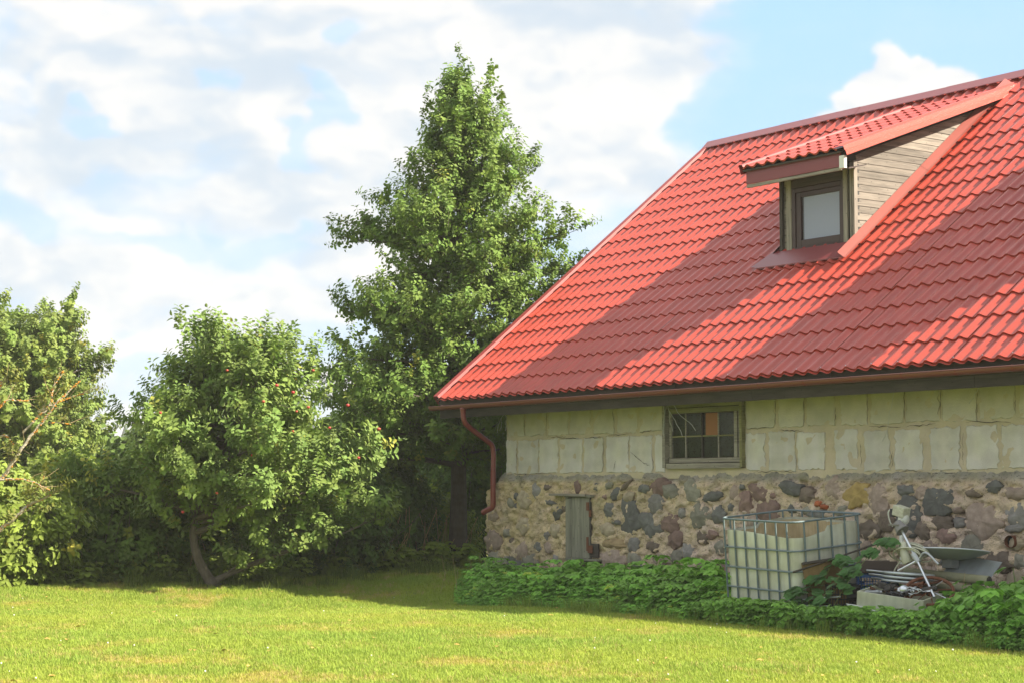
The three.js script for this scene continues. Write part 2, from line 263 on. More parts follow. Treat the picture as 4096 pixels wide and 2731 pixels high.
const SC = { D: [0.175, 0.175, 0.165], V: [0.28, 0.265, 0.25], R: [0.29, 0.19, 0.16], P: [0.39, 0.3, 0.245], G: [0.29, 0.275, 0.22], B: [0.2, 0.155, 0.12], O: [0.45, 0.33, 0.18], Y: [0.56, 0.4, 0.14], K: [0.48, 0.14, 0.055], M: [0.46, 0.385, 0.27], W: [0.46, 0.46, 0.42] };
const stoneMat = {}; for (const k in SC) stoneMat[k] = [0.9, 1.12].map((f, i) => std(SC[k][0] * f, SC[k][1] * f, SC[k][2] * f, 0.9, { map: rep(T.speckle, 1.7 + i * 0.4), bumpMap: rep(T.rough, 2.1), bumpScale: 0.006 }));
function stoneGeo(w, h, seed, th = 0.03, sx = 0, sy = 0) {
  const g = new GB(), n = 36, rings = [0.001, 0.5, 0.84, 0.96, 1.0, 1.04], ph = seed * 1.37, r = rng(seed * 31 + 7), m = 5 + Math.floor(r() * 3), side = [];
  for (let k = 0; k < m; k++) side.push([((k + 0.55 * (r() - 0.5)) / m) * 2 * Math.PI + ph, 0.78 + 0.2 * r()]);
  const tx = (r() - 0.5) * 0.05, ty = (r() - 0.5) * 0.05;
  for (let q = 0; q < rings.length; q++) for (let k = 0; k <= n; k++) {
    const a = (k / n) * 2 * Math.PI, ca = Math.cos(a), sa = Math.sin(a); let d = 1.08; for (const [b, l] of side) { const c = Math.cos(a - b); if (c > 0.15) d = Math.min(d, (l - 0.04) / c); }
    const rr = d * (1 + 0.1 * n3(ca * 2 + ph, sa * 2, seed) + 0.13 * n3(ca * 6 + ph, sa * 6, seed + 5) + 0.1 * n3(ca * 13 + ph, sa * 13, seed + 9)) * rings[q] * 1.12;
    const x = ca * rr * w / 2, y = sa * rr * h / 2, z = q === 5 ? -0.09 : th * (1 - Math.pow(rings[q], 10)) + 0.016 * (1 - rings[q] ** 2) - 0.012 * rings[q] ** 3 + 0.02 * n3(x * 11 + ph, y * 11, 2) + 0.02 * n3(x * 4 + ph, y * 4, 7) + x * tx + y * ty;
    g.v(x, y, z, x + sx, y + sy);
  }
  for (let q = 0; q < rings.length - 1; q++) for (let k = 0; k < n; k++) { const a = q * (n + 1) + k; g.quad(a, a + 1, a + n + 2, a + n + 1); }
  return g.geo();
}
STONES.forEach((s, k) => {
  const m = mk('stone', stoneGeo(s.w * (k < 82 ? 1.2 : 1.08), s.h * (k < 82 ? 1.2 : 1.08), k, 0.008 + 0.012 * R0(), s.x, s.y), stoneMat[s.c][k % 2], stoneWall);
  m.position.set(s.x, s.y, 0.25 * mortarZ(s.x, s.y) + (s.w > 0.2 ? 0.006 : 0.0)); m.rotation.z = rad(-s.r * 0.9);
  if (s.c === 'Y') m.userData.label = 'yellow ochre stone'; if (s.c === 'K') m.userData.label = 'orange brick fragment';
});
{ // the pale stone that juts out of the corner behind the downspout
  const g = new THREE.IcosahedronGeometry(0.16, 3), p = g.attributes.position;
  for (let i = 0; i < p.count; i++) { const x = p.getX(i), y = p.getY(i), z = p.getZ(i), k = 1 + 0.5 * fbm(x * 4, y * 4, z * 4, 3); p.setXYZ(i, x * k * 0.7, y * k * 1.05, z * k); } g.computeVertexNormals();
  mk('stone', metric(g), stoneMat.W[1], stoneWall).position.set(0.1, 1.27, -0.22);
}
// round drain hole
mk('drain_hole', new GB().tube([V(11.13, 0.82, 0.09), V(11.13, 0.82, -0.1)], 0.075, 16, false).geo(), M.rust, stoneWall);
mk('drain_shadow_core', new THREE.CylinderGeometry(0.073, 0.073, 0.02, 16).rotateX(Math.PI / 2).translate(11.13, 0.82, 0.02), M.black, stoneWall).name = numbered('drain_mouth_shade');  // black disc, paints the darkness inside the drain

// -- block upper wall
const zb = -0.075;
const algae = (x, y) => clamp(smoothstep(y + 0.18 * fbm(x * 1.7, y * 1.2, 51, 3), 2.12, 2.75), 0, 1);
function blockTone(x, y, base, dark = 1) { const a = algae(x, y), k = (1 + 0.2 * fbm(x * 2.3, y * 2.3, 61, 4)) * dark; return base.map((b, j) => lerp(b, [0.4, 0.36, 0.16][j], a * 0.6) * k); }
const blockWall = (() => {
  const parts = [[0.47, 4.6, 1.6, 2.98], [6.33, XR, 1.6, 2.98], [4.6, 6.33, 1.6, 1.75]].map(([x0, x1, y0, y1]) => new GB().grid(Math.ceil((x1 - x0) / 0.05), Math.ceil((y1 - y0) / 0.05), (u, v) => {
    const x = lerp(x0, x1, u) + (x0 === 0.47 && u < 0.001 ? 0.02 * fbm(1, v * 9, 3, 3) : 0), y = lerp(y0, y1, v);
    return [x, y, zb + 0.0098 + 0.03 * fbm(x * 5, y * 5, 71, 5), x, y, blockTone(x, y, [0.56, 0.475, 0.335])];
  }).geo());
  const side = new GB().grid(4, 20, (u, v) => [0.47 + 0.02 * fbm(1, v * 9, 3, 3), 1.6 + v * 1.4, zb - u * 0.5, u * 0.5, v * 1.4, [0.26, 0.22, 0.15]]).geo();
  return mk('block_wall', mergeGeometries([...parts, side]), M.block, house);
})();
function blockGeo(x0, x1, y0, y1, seed, low) {
  const g = new GB(), w = x1 - x0, h = y1 - y0, cx = (x0 + x1) / 2, cy = (y0 + y1) / 2, cool = low ? [0.62, 0.585, 0.51] : [0.585, 0.545, 0.435];
  const k0 = 0.93 + 0.14 * ((seed * 0.618) % 1), cuts = (n) => { const o = [0, 0, 0.012]; for (let i = 1; i < n; i++) o.push(i / n); return [...o, 0.988, 1, 1]; }, cu = cuts(13), cv = cuts(11), nu = cu.length - 1, nv = cv.length - 1;
  g.grid(nu, nv, (u, v, i, j) => {
    const U = cu[i], W2 = cv[j], rim = i === 0 || i === nu || j === 0 || j === nv;
    const wob = (a, b) => 0.045 * fbm(a * 2.1, b * 2.1, seed, 3) + 0.075 * fbm(a * 9, b * 9, seed + 3, 4);
    let x = x0 + U * w, y = y0 + W2 * h; const ed = Math.max(Math.abs(U - 0.5), Math.abs(W2 - 0.5)) * 2;
    x += wob(x * 2, y * 2) * ed * ed; y += wob(y * 2 + 9, x * 2) * ed * ed * 0.7;
    const z = rim ? zb - 0.03 : zb + 0.017 + 0.006 * fbm(x * 5, y * 5, 3 + seed, 3) + (U - 0.5) * 0.008 * Math.sin(seed * 3.1);
    return [x - cx, y - cy, z, x, y, blockTone(x, y, cool.map((q) => q * k0))];
  });
  const geo = g.geo(); geo.userData.c = [cx, cy]; return geo;
}
{
  const lower = [[0.47, 0.75], [0.81, 1.36], [1.41, 1.9], [1.95, 2.53], [2.59, 3.06], [3.18, 3.71], [3.74, 4.28], [4.36, 4.585], [6.345, 6.74], [6.82, 7.34], [7.4, 7.9], [8.12, 8.5], [8.65, 9.08], [9.18, 9.64], [9.78, 10.26], [10.38, 10.86], [10.94, 11.42]];
  const upper = [[0.52, 0.97], [1.03, 1.58], [1.64, 2.18], [2.23, 2.76], [2.84, 3.34], [3.43, 3.92], [3.99, 4.56], [6.36, 6.94], [7.01, 7.52], [7.57, 8.1], [8.22, 8.69], [8.77, 9.34], [9.39, 9.93], [10.0, 10.54], [10.58, 11.13]];
  for (let x = 11.5; x < 20; x += 0.56) { lower.push([x, x + 0.49]); upper.push([x - 0.29, x + 0.21]); }
  const put = (x0, x1, y0, y1, k, low) => { const g = blockGeo(x0, x1, y0, y1, k, low), m = mk('block', g, M.block, blockWall); m.position.set(...g.userData.c, 0); };
  lower.forEach(([a, b], k) => put(a - 0.015 + 0.02 * R0(), b + 0.015 - 0.02 * R0(), 1.7 + 0.025 * R0() - 0.02 * R0(), 2.26 - (b > 6.4 ? 0.04 * R0() + 0.01 : 0.015 * R0()), k + 1, true));
  upper.forEach(([a, b], k) => put(a, b, 2.305 + 0.02 * R0(), 2.93, k + 61, false));
}

{ // open joints and cracks in the render between the blocks
  const g = new GB(), r = rng(88), crack = (x0, y0, x1, y1, w) => { const n = 9; let a = -1, b = -1; for (let k = 0; k <= n; k++) { const t = k / n, x = lerp(x0, x1, t) + (r() - 0.5) * 0.022, y = lerp(y0, y1, t) + (r() - 0.5) * 0.022, q = w * (0.25 + 0.9 * r()) * Math.sin(Math.PI * (0.08 + 0.84 * t)), dx = y1 - y0, dy = x0 - x1, l = Math.hypot(dx, dy); const c = g.v(x + dx / l * q, y + dy / l * q, zb + 0.034), d = g.v(x - dx / l * q, y - dy / l * q, zb + 0.034); if (a >= 0) g.quad(a, b, d, c); a = c; b = d; } };
  for (const [x0, y0, x1, y1] of [[1.0, 2.36, 1.0, 2.75], [1.61, 2.3, 1.62, 2.8], [1.65, 2.29, 2.15, 2.275], [1.95, 2.27, 2.5, 2.24], [2.6, 2.25, 3.12, 2.26], [3.15, 2.26, 3.75, 2.3], [3.36, 1.72, 3.4, 1.9], [3.77, 2.02, 4.05, 1.86], [4.05, 1.86, 4.22, 1.8], [4.34, 1.75, 4.28, 1.98], [0.78, 1.74, 0.79, 2.2], [3.1, 1.75, 3.12, 2.2], [3.72, 1.95, 3.73, 2.2], [4.0, 2.3, 4.3, 2.33], [6.4, 2.3, 6.85, 2.31], [6.97, 2.35, 6.98, 2.85], [7.54, 2.36, 7.55, 2.88], [8.12, 2.33, 8.15, 2.55], [8.72, 2.35, 8.73, 2.8], [9.37, 2.33, 9.37, 2.8], [8.75, 2.28, 9.3, 2.26], [9.4, 2.26, 9.9, 2.28], [9.97, 2.35, 9.99, 2.85], [10.32, 1.76, 10.33, 2.16], [9.14, 1.72, 9.15, 1.95], [7.05, 2.27, 7.5, 2.25], [7.38, 1.74, 7.37, 2.1], [8.6, 1.74, 8.58, 2.1], [10.56, 2.33, 10.57, 2.7], [10.4, 2.29, 11.1, 2.27], [11.15, 2.35, 11.17, 2.7], [6.5, 1.69, 6.9, 1.69], [7.0, 1.7, 7.4, 1.68], [9.2, 1.69, 9.7, 1.68], [9.75, 1.65, 10.2, 1.66], [0.55, 1.69, 1.9, 1.69]]) crack(x0, y0, x1, y1, 0.0055);
  mk('mortar_crack', g.geo(), std(0.06, 0.05, 0.035, 1), house, 'stuff');
}

// -- window in the block wall: weathered frame, 4 x 2 small panes, one closed with cardboard
{
  const w = new THREE.Group(); w.name = 'wall_window'; house.add(w);
  const fr = (x0, x1, y0, y1, z, d, m, n = 'frame') => mk(n, metric(box(x1 - x0, y1 - y0, d, (x0 + x1) / 2, (y0 + y1) / 2, z)), m, w);
  fr(4.585, 4.65, 1.76, 2.88, -0.04, 0.1, M.grey, 'jamb'); fr(6.285, 6.335, 1.76, 2.88, -0.04, 0.1, M.mossy, 'jamb');
  fr(4.652, 6.283, 2.655, 2.9, -0.075, 0.06, M.mossy, 'head_board'); fr(4.652, 6.283, 1.745, 1.825, -0.05, 0.09, M.grey, 'sill');
  fr(4.655, 6.28, 1.835, 1.905, -0.09, 0.05, M.grey); fr(4.655, 6.28, 2.57, 2.645, -0.09, 0.05, M.mossy);
  fr(4.655, 4.715, 1.908, 2.567, -0.09, 0.05, M.grey); fr(6.09, 6.16, 1.908, 2.567, -0.09, 0.05, M.grey); fr(6.2, 6.25, 1.86, 2.6, -0.07, 0.03, M.grey);
  const xs = [4.715, 5.03, 5.395, 5.75, 6.09], ys = [1.908, 2.225, 2.567];
  for (const x of xs.slice(1, 4)) fr(x - 0.012, x + 0.012, 1.908, 2.567, -0.085, 0.03, x === 5.395 ? M.darkwood : M.grey, 'muntin');
  for (let i = 0; i < 4; i++) {
    fr(xs[i] + 0.013, xs[i + 1] - 0.013, 2.214, 2.236, -0.085, 0.028, M.mossy, 'muntin');
    for (let j = 0; j < 2; j++) { const m = mk('pane', new THREE.PlaneGeometry(xs[i + 1] - xs[i] - 0.02, ys[j + 1] - ys[j] - 0.02), M.glassOld, w); m.position.set((xs[i] + xs[i + 1]) / 2, (ys[j] + ys[j + 1]) / 2, -0.092); m.rotation.set((R0() - 0.5) * 0.03, (R0() - 0.5) * 0.05, 0); }
  }
  const card = mk('cardboard', box(0.27, 0.33, 0.01, 5.605, 2.395, -0.082, 0.002), std(0.3, 0.13, 0.055, 0.9), w); card.userData.label = 'brown cardboard filling one pane';
}
// -- hatch of grey planks in the fieldstone
{
  const h = new THREE.Group(); h.name = 'wall_hatch'; house.add(h);
  [[2.3, 2.425], [2.43, 2.635], [2.64, 2.87]].forEach(([a, b], k) => mk('plank', metric(box(b - a, 0.94 + 0.012 * k, 0.03, (a + b) / 2, 0.825 + 0.006 * k, 0.05)).rotateZ(0), rotUV(M.hatch[k]), h));
  mk('broken_plank', metric(box(0.2, 0.22, 0.025, 2.98, 0.48, 0.035)), M.darkwood, h); mk('plank', metric(box(0.05, 0.96, 0.035, 2.272, 0.83, 0.035)), rotUV(M.hatch[1]), h);
  mk('lintel', metric(box(0.95, 0.035, 0.1, 2.35, 1.375, 0.07)).rotateZ(0), M.grey, h).rotation.z = -0.012; mk('lintel', metric(box(0.68, 0.04, 0.08, 2.61, 1.33, 0.055)), M.hatch[0], h);
  mk('sill', metric(box(0.86, 0.03, 0.1, 2.72, 0.335, 0.06)), M.hatch[0], h); mk('sill', metric(box(0.8, 0.03, 0.08, 2.72, 0.295, 0.05)), M.darkwood, h);
  mk('hinge', box(0.07, 0.13, 0.012, 2.85, 1.17, 0.072, 0.002), M.rust, h); mk('hinge', box(0.06, 0.11, 0.012, 2.9, 1.06, 0.066, 0.002), M.rust, h); mk('hinge', box(0.05, 0.22, 0.012, 2.84, 0.58, 0.072, 0.002), M.rust, h); mk('hinge', box(0.12, 0.12, 0.012, 2.9, 0.5, 0.066, 0.002), M.rust, h);
  mk('recess_shade_panel', box(0.62, 1.02, 0.02, 2.57, 0.83, 0.025, 0.002), M.dark, h);  // flat dark panel, the shade of a recess is put into its colour
}
function rotUV(m) { const c = m.clone(); c.map = m.map.clone(); c.map.rotation = Math.PI / 2; c.map.needsUpdate = true; c.bumpMap = m.bumpMap.clone(); c.bumpMap.rotation = Math.PI / 2; c.bumpMap.needsUpdate = true; return c; }

// -- the rest of the shell, out of sight: gables, back wall, floor of the loft
{
  const w = 2 * -ZR - 0.05, sh = new THREE.Shape([new THREE.Vector2(0, 0), new THREE.Vector2(11.45, 0), new THREE.Vector2(11.45, 2.9), new THREE.Vector2(-ZR, YR - 0.2), new THREE.Vector2(0, 2.95)]);
  for (const x of [0.52, XR - 0.3]) { const g = new THREE.ExtrudeGeometry(sh, { depth: 0.25, bevelEnabled: false }); g.rotateY(Math.PI / 2); g.translate(x, 0, -0.16); mk('gable_wall', metric(g), std(0.33, 0.29, 0.22, 0.95, { map: T.mortar }), house); }
  mk('back_wall', box(XR - 0.8, 3, 0.3, XR / 2, 1.5, -11.4), std(0.33, 0.29, 0.22, 0.95), house);
  mk('floor', box(XR - 1, 0.06, 11, XR / 2, 0.0, -5.8), std(0.12, 0.1, 0.08, 1), house);
  mk('loft_floor', box(XR - 1, 0.08, 11, XR / 2, 2.98, -5.85), M.darkwood, house);
}

// -- eaves: soffit, fascia, wall beam, gutter with brackets, downspout
const fall = (x) => 0.0048 * x;
mk('soffit', new GB().extrudeX([[2.69, 0.49], [2.72, 0.49], [2.74, -0.08], [2.7, -0.08]], -0.69, XR, true, (x) => 0.003 * x).geo(true), M.darkwood, house);
for (let x = -0.69, k = 0; x < XR - 0.1; x += 3.9, k++) mk('eave_board', new GB().extrudeX([[2.645, 0.492], [2.645, 0.52], [2.8, 0.52], [2.8, 0.492]], x + 0.003, Math.min(x + 3.897, XR), true, (q) => 0.003 * q).geo(true), M.darkwood, house);
for (let x = -0.66, k = 0; x < XR - 0.1; x += 3.1, k++) mk('fascia_board', new GB().extrudeX([[2.8, 0.523], [2.8, 0.552], [2.955, 0.552], [2.955, 0.523]], x + 0.003, Math.min(x + 3.097, XR), true, (q) => 0.0045 * q).geo(true), M.brown, house);
{
  const r = 0.062, zc = 0.69, yc = 2.835, prof = []; for (let k = 0; k <= 12; k++) { const a = (k / 12) * Math.PI; prof.push([yc - r * Math.sin(a), zc + r * Math.cos(a)]); }
  const inner = prof.slice().reverse().map(([y, z]) => [yc + (y - yc) * 0.96, zc + (z - zc) * 0.96]);
  const g = new GB().extrudeX([...prof, ...inner], -0.7, XR, true, fall);
  g.tube([V(-0.7, yc + 0.004 + fall(-0.7), zc + r), V(XR, yc + 0.004 + fall(XR), zc + r)], 0.0095, 8);
  const gut = mk('gutter', g.geo(), M.gutter, house);
  for (let x = -0.28; x < XR; x += 0.86) {
    const pts = []; for (let k = 0; k <= 10; k++) { const a = (k / 10) * Math.PI; pts.push(V(x, yc - (r + 0.003) * Math.sin(a) + fall(x), zc + (r + 0.003) * Math.cos(a))); }
    const b = new GB(); for (const p of pts) { b.v(p.x - 0.015, p.y, p.z); b.v(p.x + 0.015, p.y, p.z); } for (let k = 0; k < 10; k++) b.quad(2 * k, 2 * k + 1, 2 * k + 3, 2 * k + 2);
    b.tube([V(x, yc + 0.012 + fall(x), zc + r + 0.006), V(x, yc + 0.012 + fall(x), zc - r - 0.07)], 0.006, 5);
    mk('gutter_bracket', b.geo(), M.pipe, gut);
  }
  const c = new THREE.CatmullRomCurve3([V(0.27, 2.79, 0.69), V(0.275, 2.64, 0.69), V(0.285, 2.54, 0.66), V(0.29, 2.47, 0.58), V(0.31, 2.24, 0.22), V(0.318, 2.18, 0.14), V(0.32, 2.08, 0.11), V(0.32, 1.7, 0.11)], false, 'centripetal');
  mk('downspout', new GB().tube(c.getPoints(40), (t) => (t < 0.07 ? 0.062 - t * 0.25 : 0.044), 14).geo(), M.pipe, house);
  mk('downspout', new GB().tube([V(0.32, 1.72, 0.11), V(0.32, 1.2, 0.112)], 0.046, 14).geo(), M.pipe, house);
  const c2 = new THREE.CatmullRomCurve3([V(0.32, 1.3, 0.112), V(0.32, 1.19, 0.112), V(0.3, 1.13, 0.118), V(0.19, 1.07, 0.17), V(0.13, 1.04, 0.19)], false, 'centripetal');
  mk('downspout_shoe', new GB().tube(c2.getPoints(16), 0.047, 14, false).geo(), M.pipe, house);
  mk('pipe_clip', new GB().tube([V(0.32, 1.52, 0.112), V(0.32, 1.5, 0.112)], 0.052, 14).geo(), M.pipe, house);
}

// -- main roof: pressed red sheet tiles laid course by course
const PW = 0.2255, CO = 0.472;
function tileGeo(h = 0.044, step = 0.024, len = CO) {
  const g = new GB(), nu = 9, pr = (u) => h * Math.pow((1 + Math.cos(2 * Math.PI * (u - 0.5))) / 2, 1.45);
  g.grid(nu, 2, (u, v) => [u * PW, v * len, pr(u) + step * (1 - v), u * PW, v * len]);
  g.grid(nu, 1, (u, v) => [u * PW, v ? 0 : 0.004, pr(u) + step * v - (v ? 0 : 0.003), u * PW, v * 0.02]);
  return g.geo();
}
const TG = tileGeo();
T.fade = tex(512, (u, v) => { const k = 0.87 + 0.24 * fbm(u * 6, v * 6, 31, 6) + 0.16 * fbm(u * 26, v * 4, 5, 3); return [k, k * (1 + 0.5 * Math.max(0, 0.93 - k)), k * (1 + 0.6 * Math.max(0, 0.93 - k))]; }, true);
const tileMats = [0.95, 1, 1.05, 0.98].map((k, i) => { const m = M.red.clone(); m.color.multiplyScalar(k); m.map = rep(T.fade, 0.31); m.map.offset.set(i * 0.37, i * 0.23); m.bumpMap = rep(T.rough, 0.9); m.bumpMap.offset.set(i * 0.31, 0); m.bumpScale = 0.0025; m.roughnessMap = null; return m; });
const roofFrame = (o) => { o.rotation.order = 'ZXY'; o.rotation.set(-(Math.PI / 2 - pitch), 0, 0.003); o.position.set(0, 2.975, 0.6); return o; };
{
  const SL = (0.6 - ZR) / CP, roof = roofFrame(mk('roof', box(XR + 0.6, SL - 0.04, 0.03, XR / 2 - 0.3, SL / 2 + 0.01, -0.035), M.darkwood, house));
  house.updateMatrixWorld(true);
  const rows = Math.ceil((SL + 0.035) / CO), list = [], eye = camera.position, v = V(0, 0, 0);
  for (let j = 0; j < rows; j++) for (let i = 0; i * PW < XR + 0.2; i++) {
    const x = -0.56 + i * PW, s = -0.035 + j * CO; v.set(x + PW / 2, s + CO / 2, 0); roof.localToWorld(v); const d = v.clone().sub(eye), px = (d.x / -d.z) * 7400 + 2048;
    list.push({ x, s, j, seen: px > 1600 && px < 4150 && !(x > 5 && x < 7 && s > 3.2), d: d.length() });
  }
  list.sort((a, b) => (b.seen - a.seen) || a.d - b.d);
  const rest = [], lap = (x) => (Math.floor((x + 0.57) / PW / 5) % 2) * 0.005;
  list.forEach((q, k) => {
    if (k < 300) { const m = mk('roof_tile', TG, tileMats[(k * 7 + q.j * 3) % 4], roof); m.position.set(q.x, q.s, lap(q.x) + 0.0008 * ((k * 13) % 5)); }
    else { const last = q.s + CO > SL ? (SL - q.s) / CO : 1; const g = TG.clone().scale(1, Math.max(last, 0.05), 1).translate(q.x, q.s, lap(q.x)), u = g.attributes.uv; for (let i = 0; i < u.count; i++) u.setXY(i, u.getX(i) + q.x, u.getY(i) + q.s); rest.push(g); }
  });
  mk('roof_tile', mergeGeometries(rest), tileMats[1], roof, 'stuff');
  const lip = []; for (let i = 0; i * PW < XR + 0.2; i++) lip.push(tileGeo(0.044, 0.003, 0.035).translate(-0.56 + i * PW, -0.07, -0.001)); mk('eave_lip', mergeGeometries(lip), tileMats[1], roof);
  // screws along the lowest course
  const scr = []; for (let i = 0; i * PW < 13; i += 2) scr.push(new THREE.CylinderGeometry(0.008, 0.008, 0.008, 6).rotateX(Math.PI / 2).translate(-0.56 + (i + 0.1) * PW, 0.05, 0.028)); mk('screw_row', mergeGeometries(scr), M.alu, roof);
  // left verge trim and the barge board below it
  const vt = new GB(); const vp = [[-0.7, -0.1], [-0.7, 0.074], [-0.685, 0.08], [-0.565, 0.076], [-0.55, 0.03]];
  for (let k = 0; k < vp.length - 1; k++) { const [a, b] = vp[k], [c, d] = vp[k + 1]; vt.quad(vt.v(a, -0.015, b), vt.v(c, -0.015, d), vt.v(c, SL + 0.02, d), vt.v(a, SL + 0.02, b)); }
  mk('verge_trim', vt.geo(true), M.trim, roof); mk('barge_board', box(0.03, SL, 0.16, -0.67, SL / 2, -0.08), M.brown, roof);
  // ridge cap in lengths
  for (let k = 0; k < 11; k++) { const x0 = -0.7 + k * 2, g = new GB(); const prof = [[SL - 0.2, 0.07], [SL - 0.19, 0.078], [SL + 0.015, 0.1], [SL + 0.02, 0.05]]; for (let q = 0; q < 3; q++) { const [a, b] = prof[q], [c, d] = prof[q + 1], o = (k % 2) * 0.004; g.quad(g.v(x0, a, b + o), g.v(x0 + 2.03, a, b + o), g.v(x0 + 2.03, c, d + o), g.v(x0, c, d + o)); } if (!k) { const a = g.v(x0, SL - 0.2, 0.052), b = g.v(x0, SL + 0.015, 0.085), c = g.v(x0, SL + 0.01, -0.1); g.tri(a, b, c); } mk('ridge_cap', g.geo(true), M.ridge, roof); }
  // far slope
  const back = mk('roof', box(XR + 0.6, SL, 0.05, XR / 2 - 0.3, SL / 2, -0.02), M.red, house); back.rotation.order = 'ZXY'; back.rotation.set(Math.PI / 2 - pitch, 0, 0); back.position.set(0, YR - Math.sin(pitch) * SL + 0.01, ZR * 2 - 0.6); back.rotation.y = 0;
}

// -- shed dormer
const dormer = new THREE.Group(); dormer.name = 'dormer'; house.add(dormer);
{
  const D = (n, g, m) => mk(n, g, m, dormer), zf = -1.97, tanD = 0.3625, dY = (z) => 6.40 + tanD * (-1.6 - z);
  // roof tiles of the dormer, pressed the same way
  const dp = Math.atan(tanD), DL = 4.1, sheets = []; for (let i = 0; i < 9; i++) for (let j = 0; j < 9; j++) sheets.push(TG.clone().translate(4.76 + i * PW, j * CO, 0));
  const place = (o) => { o.rotation.x = -(Math.PI / 2 - dp); o.position.set(0, 6.412, -1.53); return o; };
  place(mk('roof_sheet', mergeGeometries(sheets), tileMats[1], dormer, 'stuff'));
  place(D('roof_deck', box(2.1, DL, 0.03, 5.8, DL / 2, -0.03), M.darkwood));
  // right verge trim: stepped folded profile
  const vp = [[6.74, 0.06], [6.78, 0.08], [6.86, 0.082], [6.88, 0.062], [6.95, 0.055], [6.955, -0.005], [6.97, -0.012], [6.975, -0.09], [6.955, -0.095]], g = new GB();
  for (let k = 0; k < vp.length - 1; k++) { const [a, b] = vp[k], [c, d] = vp[k + 1]; g.quad(g.v(a, -0.02, b), g.v(c, -0.02, d), g.v(c, DL + 0.25, d), g.v(a, DL + 0.25, b)); }
  place(D('verge_trim', g.geo(true), M.red));
  const lt = new GB(), lp = [[4.72, -0.08], [4.72, 0.072], [4.735, 0.082], [4.8, 0.074], [4.81, 0.03]]; for (let k = 0; k < 4; k++) { const [a, b] = lp[k], [c, d] = lp[k + 1]; lt.quad(lt.v(a, -0.03, b), lt.v(c, -0.03, d), lt.v(c, DL, d), lt.v(a, DL, b)); } place(D('verge_trim', lt.geo(true), M.trim));
  // fascia, the weathered board under it, rafter end, soffit
  D('fascia', box(2.02, 0.215, 0.025, 5.785, 6.285, -1.6), M.maroon); D('fascia_board', metric(box(2.03, 0.05, 0.04, 5.79, 6.148, -1.615)), M.grey);
  D('rafter_end', box(0.1, 0.19, 0.06, 6.865, 6.235, -1.57), M.white); 
  D('soffit', new GB().extrudeX([[6.13, -1.62], [6.15, -1.62], [6.24, -1.99], [6.22, -1.99]], 4.78, 6.94).geo(true), M.brown);
  // cheek boarding on the right, each board cut to the slope of the roof
  const Rr = rng(5), zs = -2.02;
  D('cheek_backing', new GB().grid(1, 8, (u, v) => [6.675, lerp(5.02, 6.32, v), u ? -(lerp(5.02, 6.32, v) - 3.44) / 0.7994 : zs + 0.02, 0, 0]).geo(), M.dark);
  D('cheek_backing', new GB().grid(1, 8, (u, v) => { const y = lerp(6.32, 7.5, v); return [6.675, y, u ? -(y - 3.44) / 0.7994 : -1.6 - (y - 6.3) / tanD, 0, 0]; }).geo(), M.dark);
  for (let k = 0; k < 23; k++) {
    const y0 = 5.0 + k * 0.1085, y1 = y0 + 0.1045, zr = (y) => -(y - 3.40) / 0.7994, z0 = (y) => Math.min(zs, -1.6 - (y - 6.27) / tanD), b = new GB();
    if (zr(y1) > z0(y1) - 0.05) continue;
    const q = [[z0(y0), y0], [zr(y0), y0], [zr(y1), y1], [z0(y1), y1]], xo = 6.7 + 0.002 * Rr(), du = Rr() * 3, dv = k * 0.31, sag = 0.004 * (Rr() - 0.5);
    const o = q.map(([z, y], i) => b.v(xo + (i > 1 ? -0.004 : 0.003), y + (i === 1 || i === 2 ? sag : 0), z, z + du, y + dv)), n = q.map(([z, y], i) => b.v(xo - 0.02, y + (i === 1 || i === 2 ? sag : 0), z, z + du, y + dv));
    b.quad(o[0], o[3], o[2], o[1]); for (let i = 0; i < 4; i++) b.quad(o[i], o[(i + 1) % 4], n[(i + 1) % 4], n[i]);
    D('siding_board', b.geo(true), M.siding[Math.floor(Rr() * 4)]);
  }
  D('corner_post', metric(box(0.05, 1.3, 0.075, 6.695, 5.67, -1.985)), rotUV(M.siding[2])); D('corner_post', metric(box(0.028, 1.28, 0.05, 6.652, 5.66, -1.96)), rotUV(M.grey));
  // front: posts, dark boarding behind them, window
  D('front_wall', box(1.56, 1.36, 0.04, 5.92, 5.6, -2.06), M.dark);
  for (let k = 0; k < 12; k++) { D('siding_board', metric(box(0.085, 0.1, 0.03, 5.215, 5.09 + k * 0.108, -2.02)), M.siding[k % 4]); D('siding_board', metric(box(0.065, 0.1, 0.03, 6.605, 5.09 + k * 0.108, -2.02)), M.siding[(k + 1) % 4]); }
  D('post', metric(box(0.055, 1.3, 0.1, 5.155, 5.66, -2.0)), rotUV(M.darkwood)); D('post', metric(box(0.11, 1.2, 0.04, 5.325, 5.64, -1.98)), rotUV(M.grey)); D('post', metric(box(0.085, 1.2, 0.04, 6.53, 5.65, -1.97)), rotUV(M.grey));
  D('head_board', metric(box(1.16, 0.13, 0.04, 5.93, 6.13, -1.985)), M.brown);
  const F = (x0, x1, y0, y1, z, d) => D('window_frame', box(x1 - x0, y1 - y0, d, (x0 + x1) / 2, (y0 + y1) / 2, z, 0.006), M.frame);
  F(5.385, 5.455, 5.09, 6.06, -1.995, 0.05); F(6.42, 6.485, 5.09, 6.06, -1.995, 0.05); F(5.457, 6.418, 5.99, 6.06, -1.995, 0.05); F(5.457, 6.418, 5.09, 5.14, -1.995, 0.05);
  F(5.46, 5.56, 5.142, 5.988, -2.01, 0.045); F(6.375, 6.416, 5.142, 5.988, -2.01, 0.045); F(5.562, 6.373, 5.915, 5.986, -2.01, 0.045); F(5.562, 6.373, 5.144, 5.25, -2.01, 0.045);
  D('window_pane', new THREE.PlaneGeometry(0.815, 0.67).translate(5.967, 5.583, -2.012), M.glass);
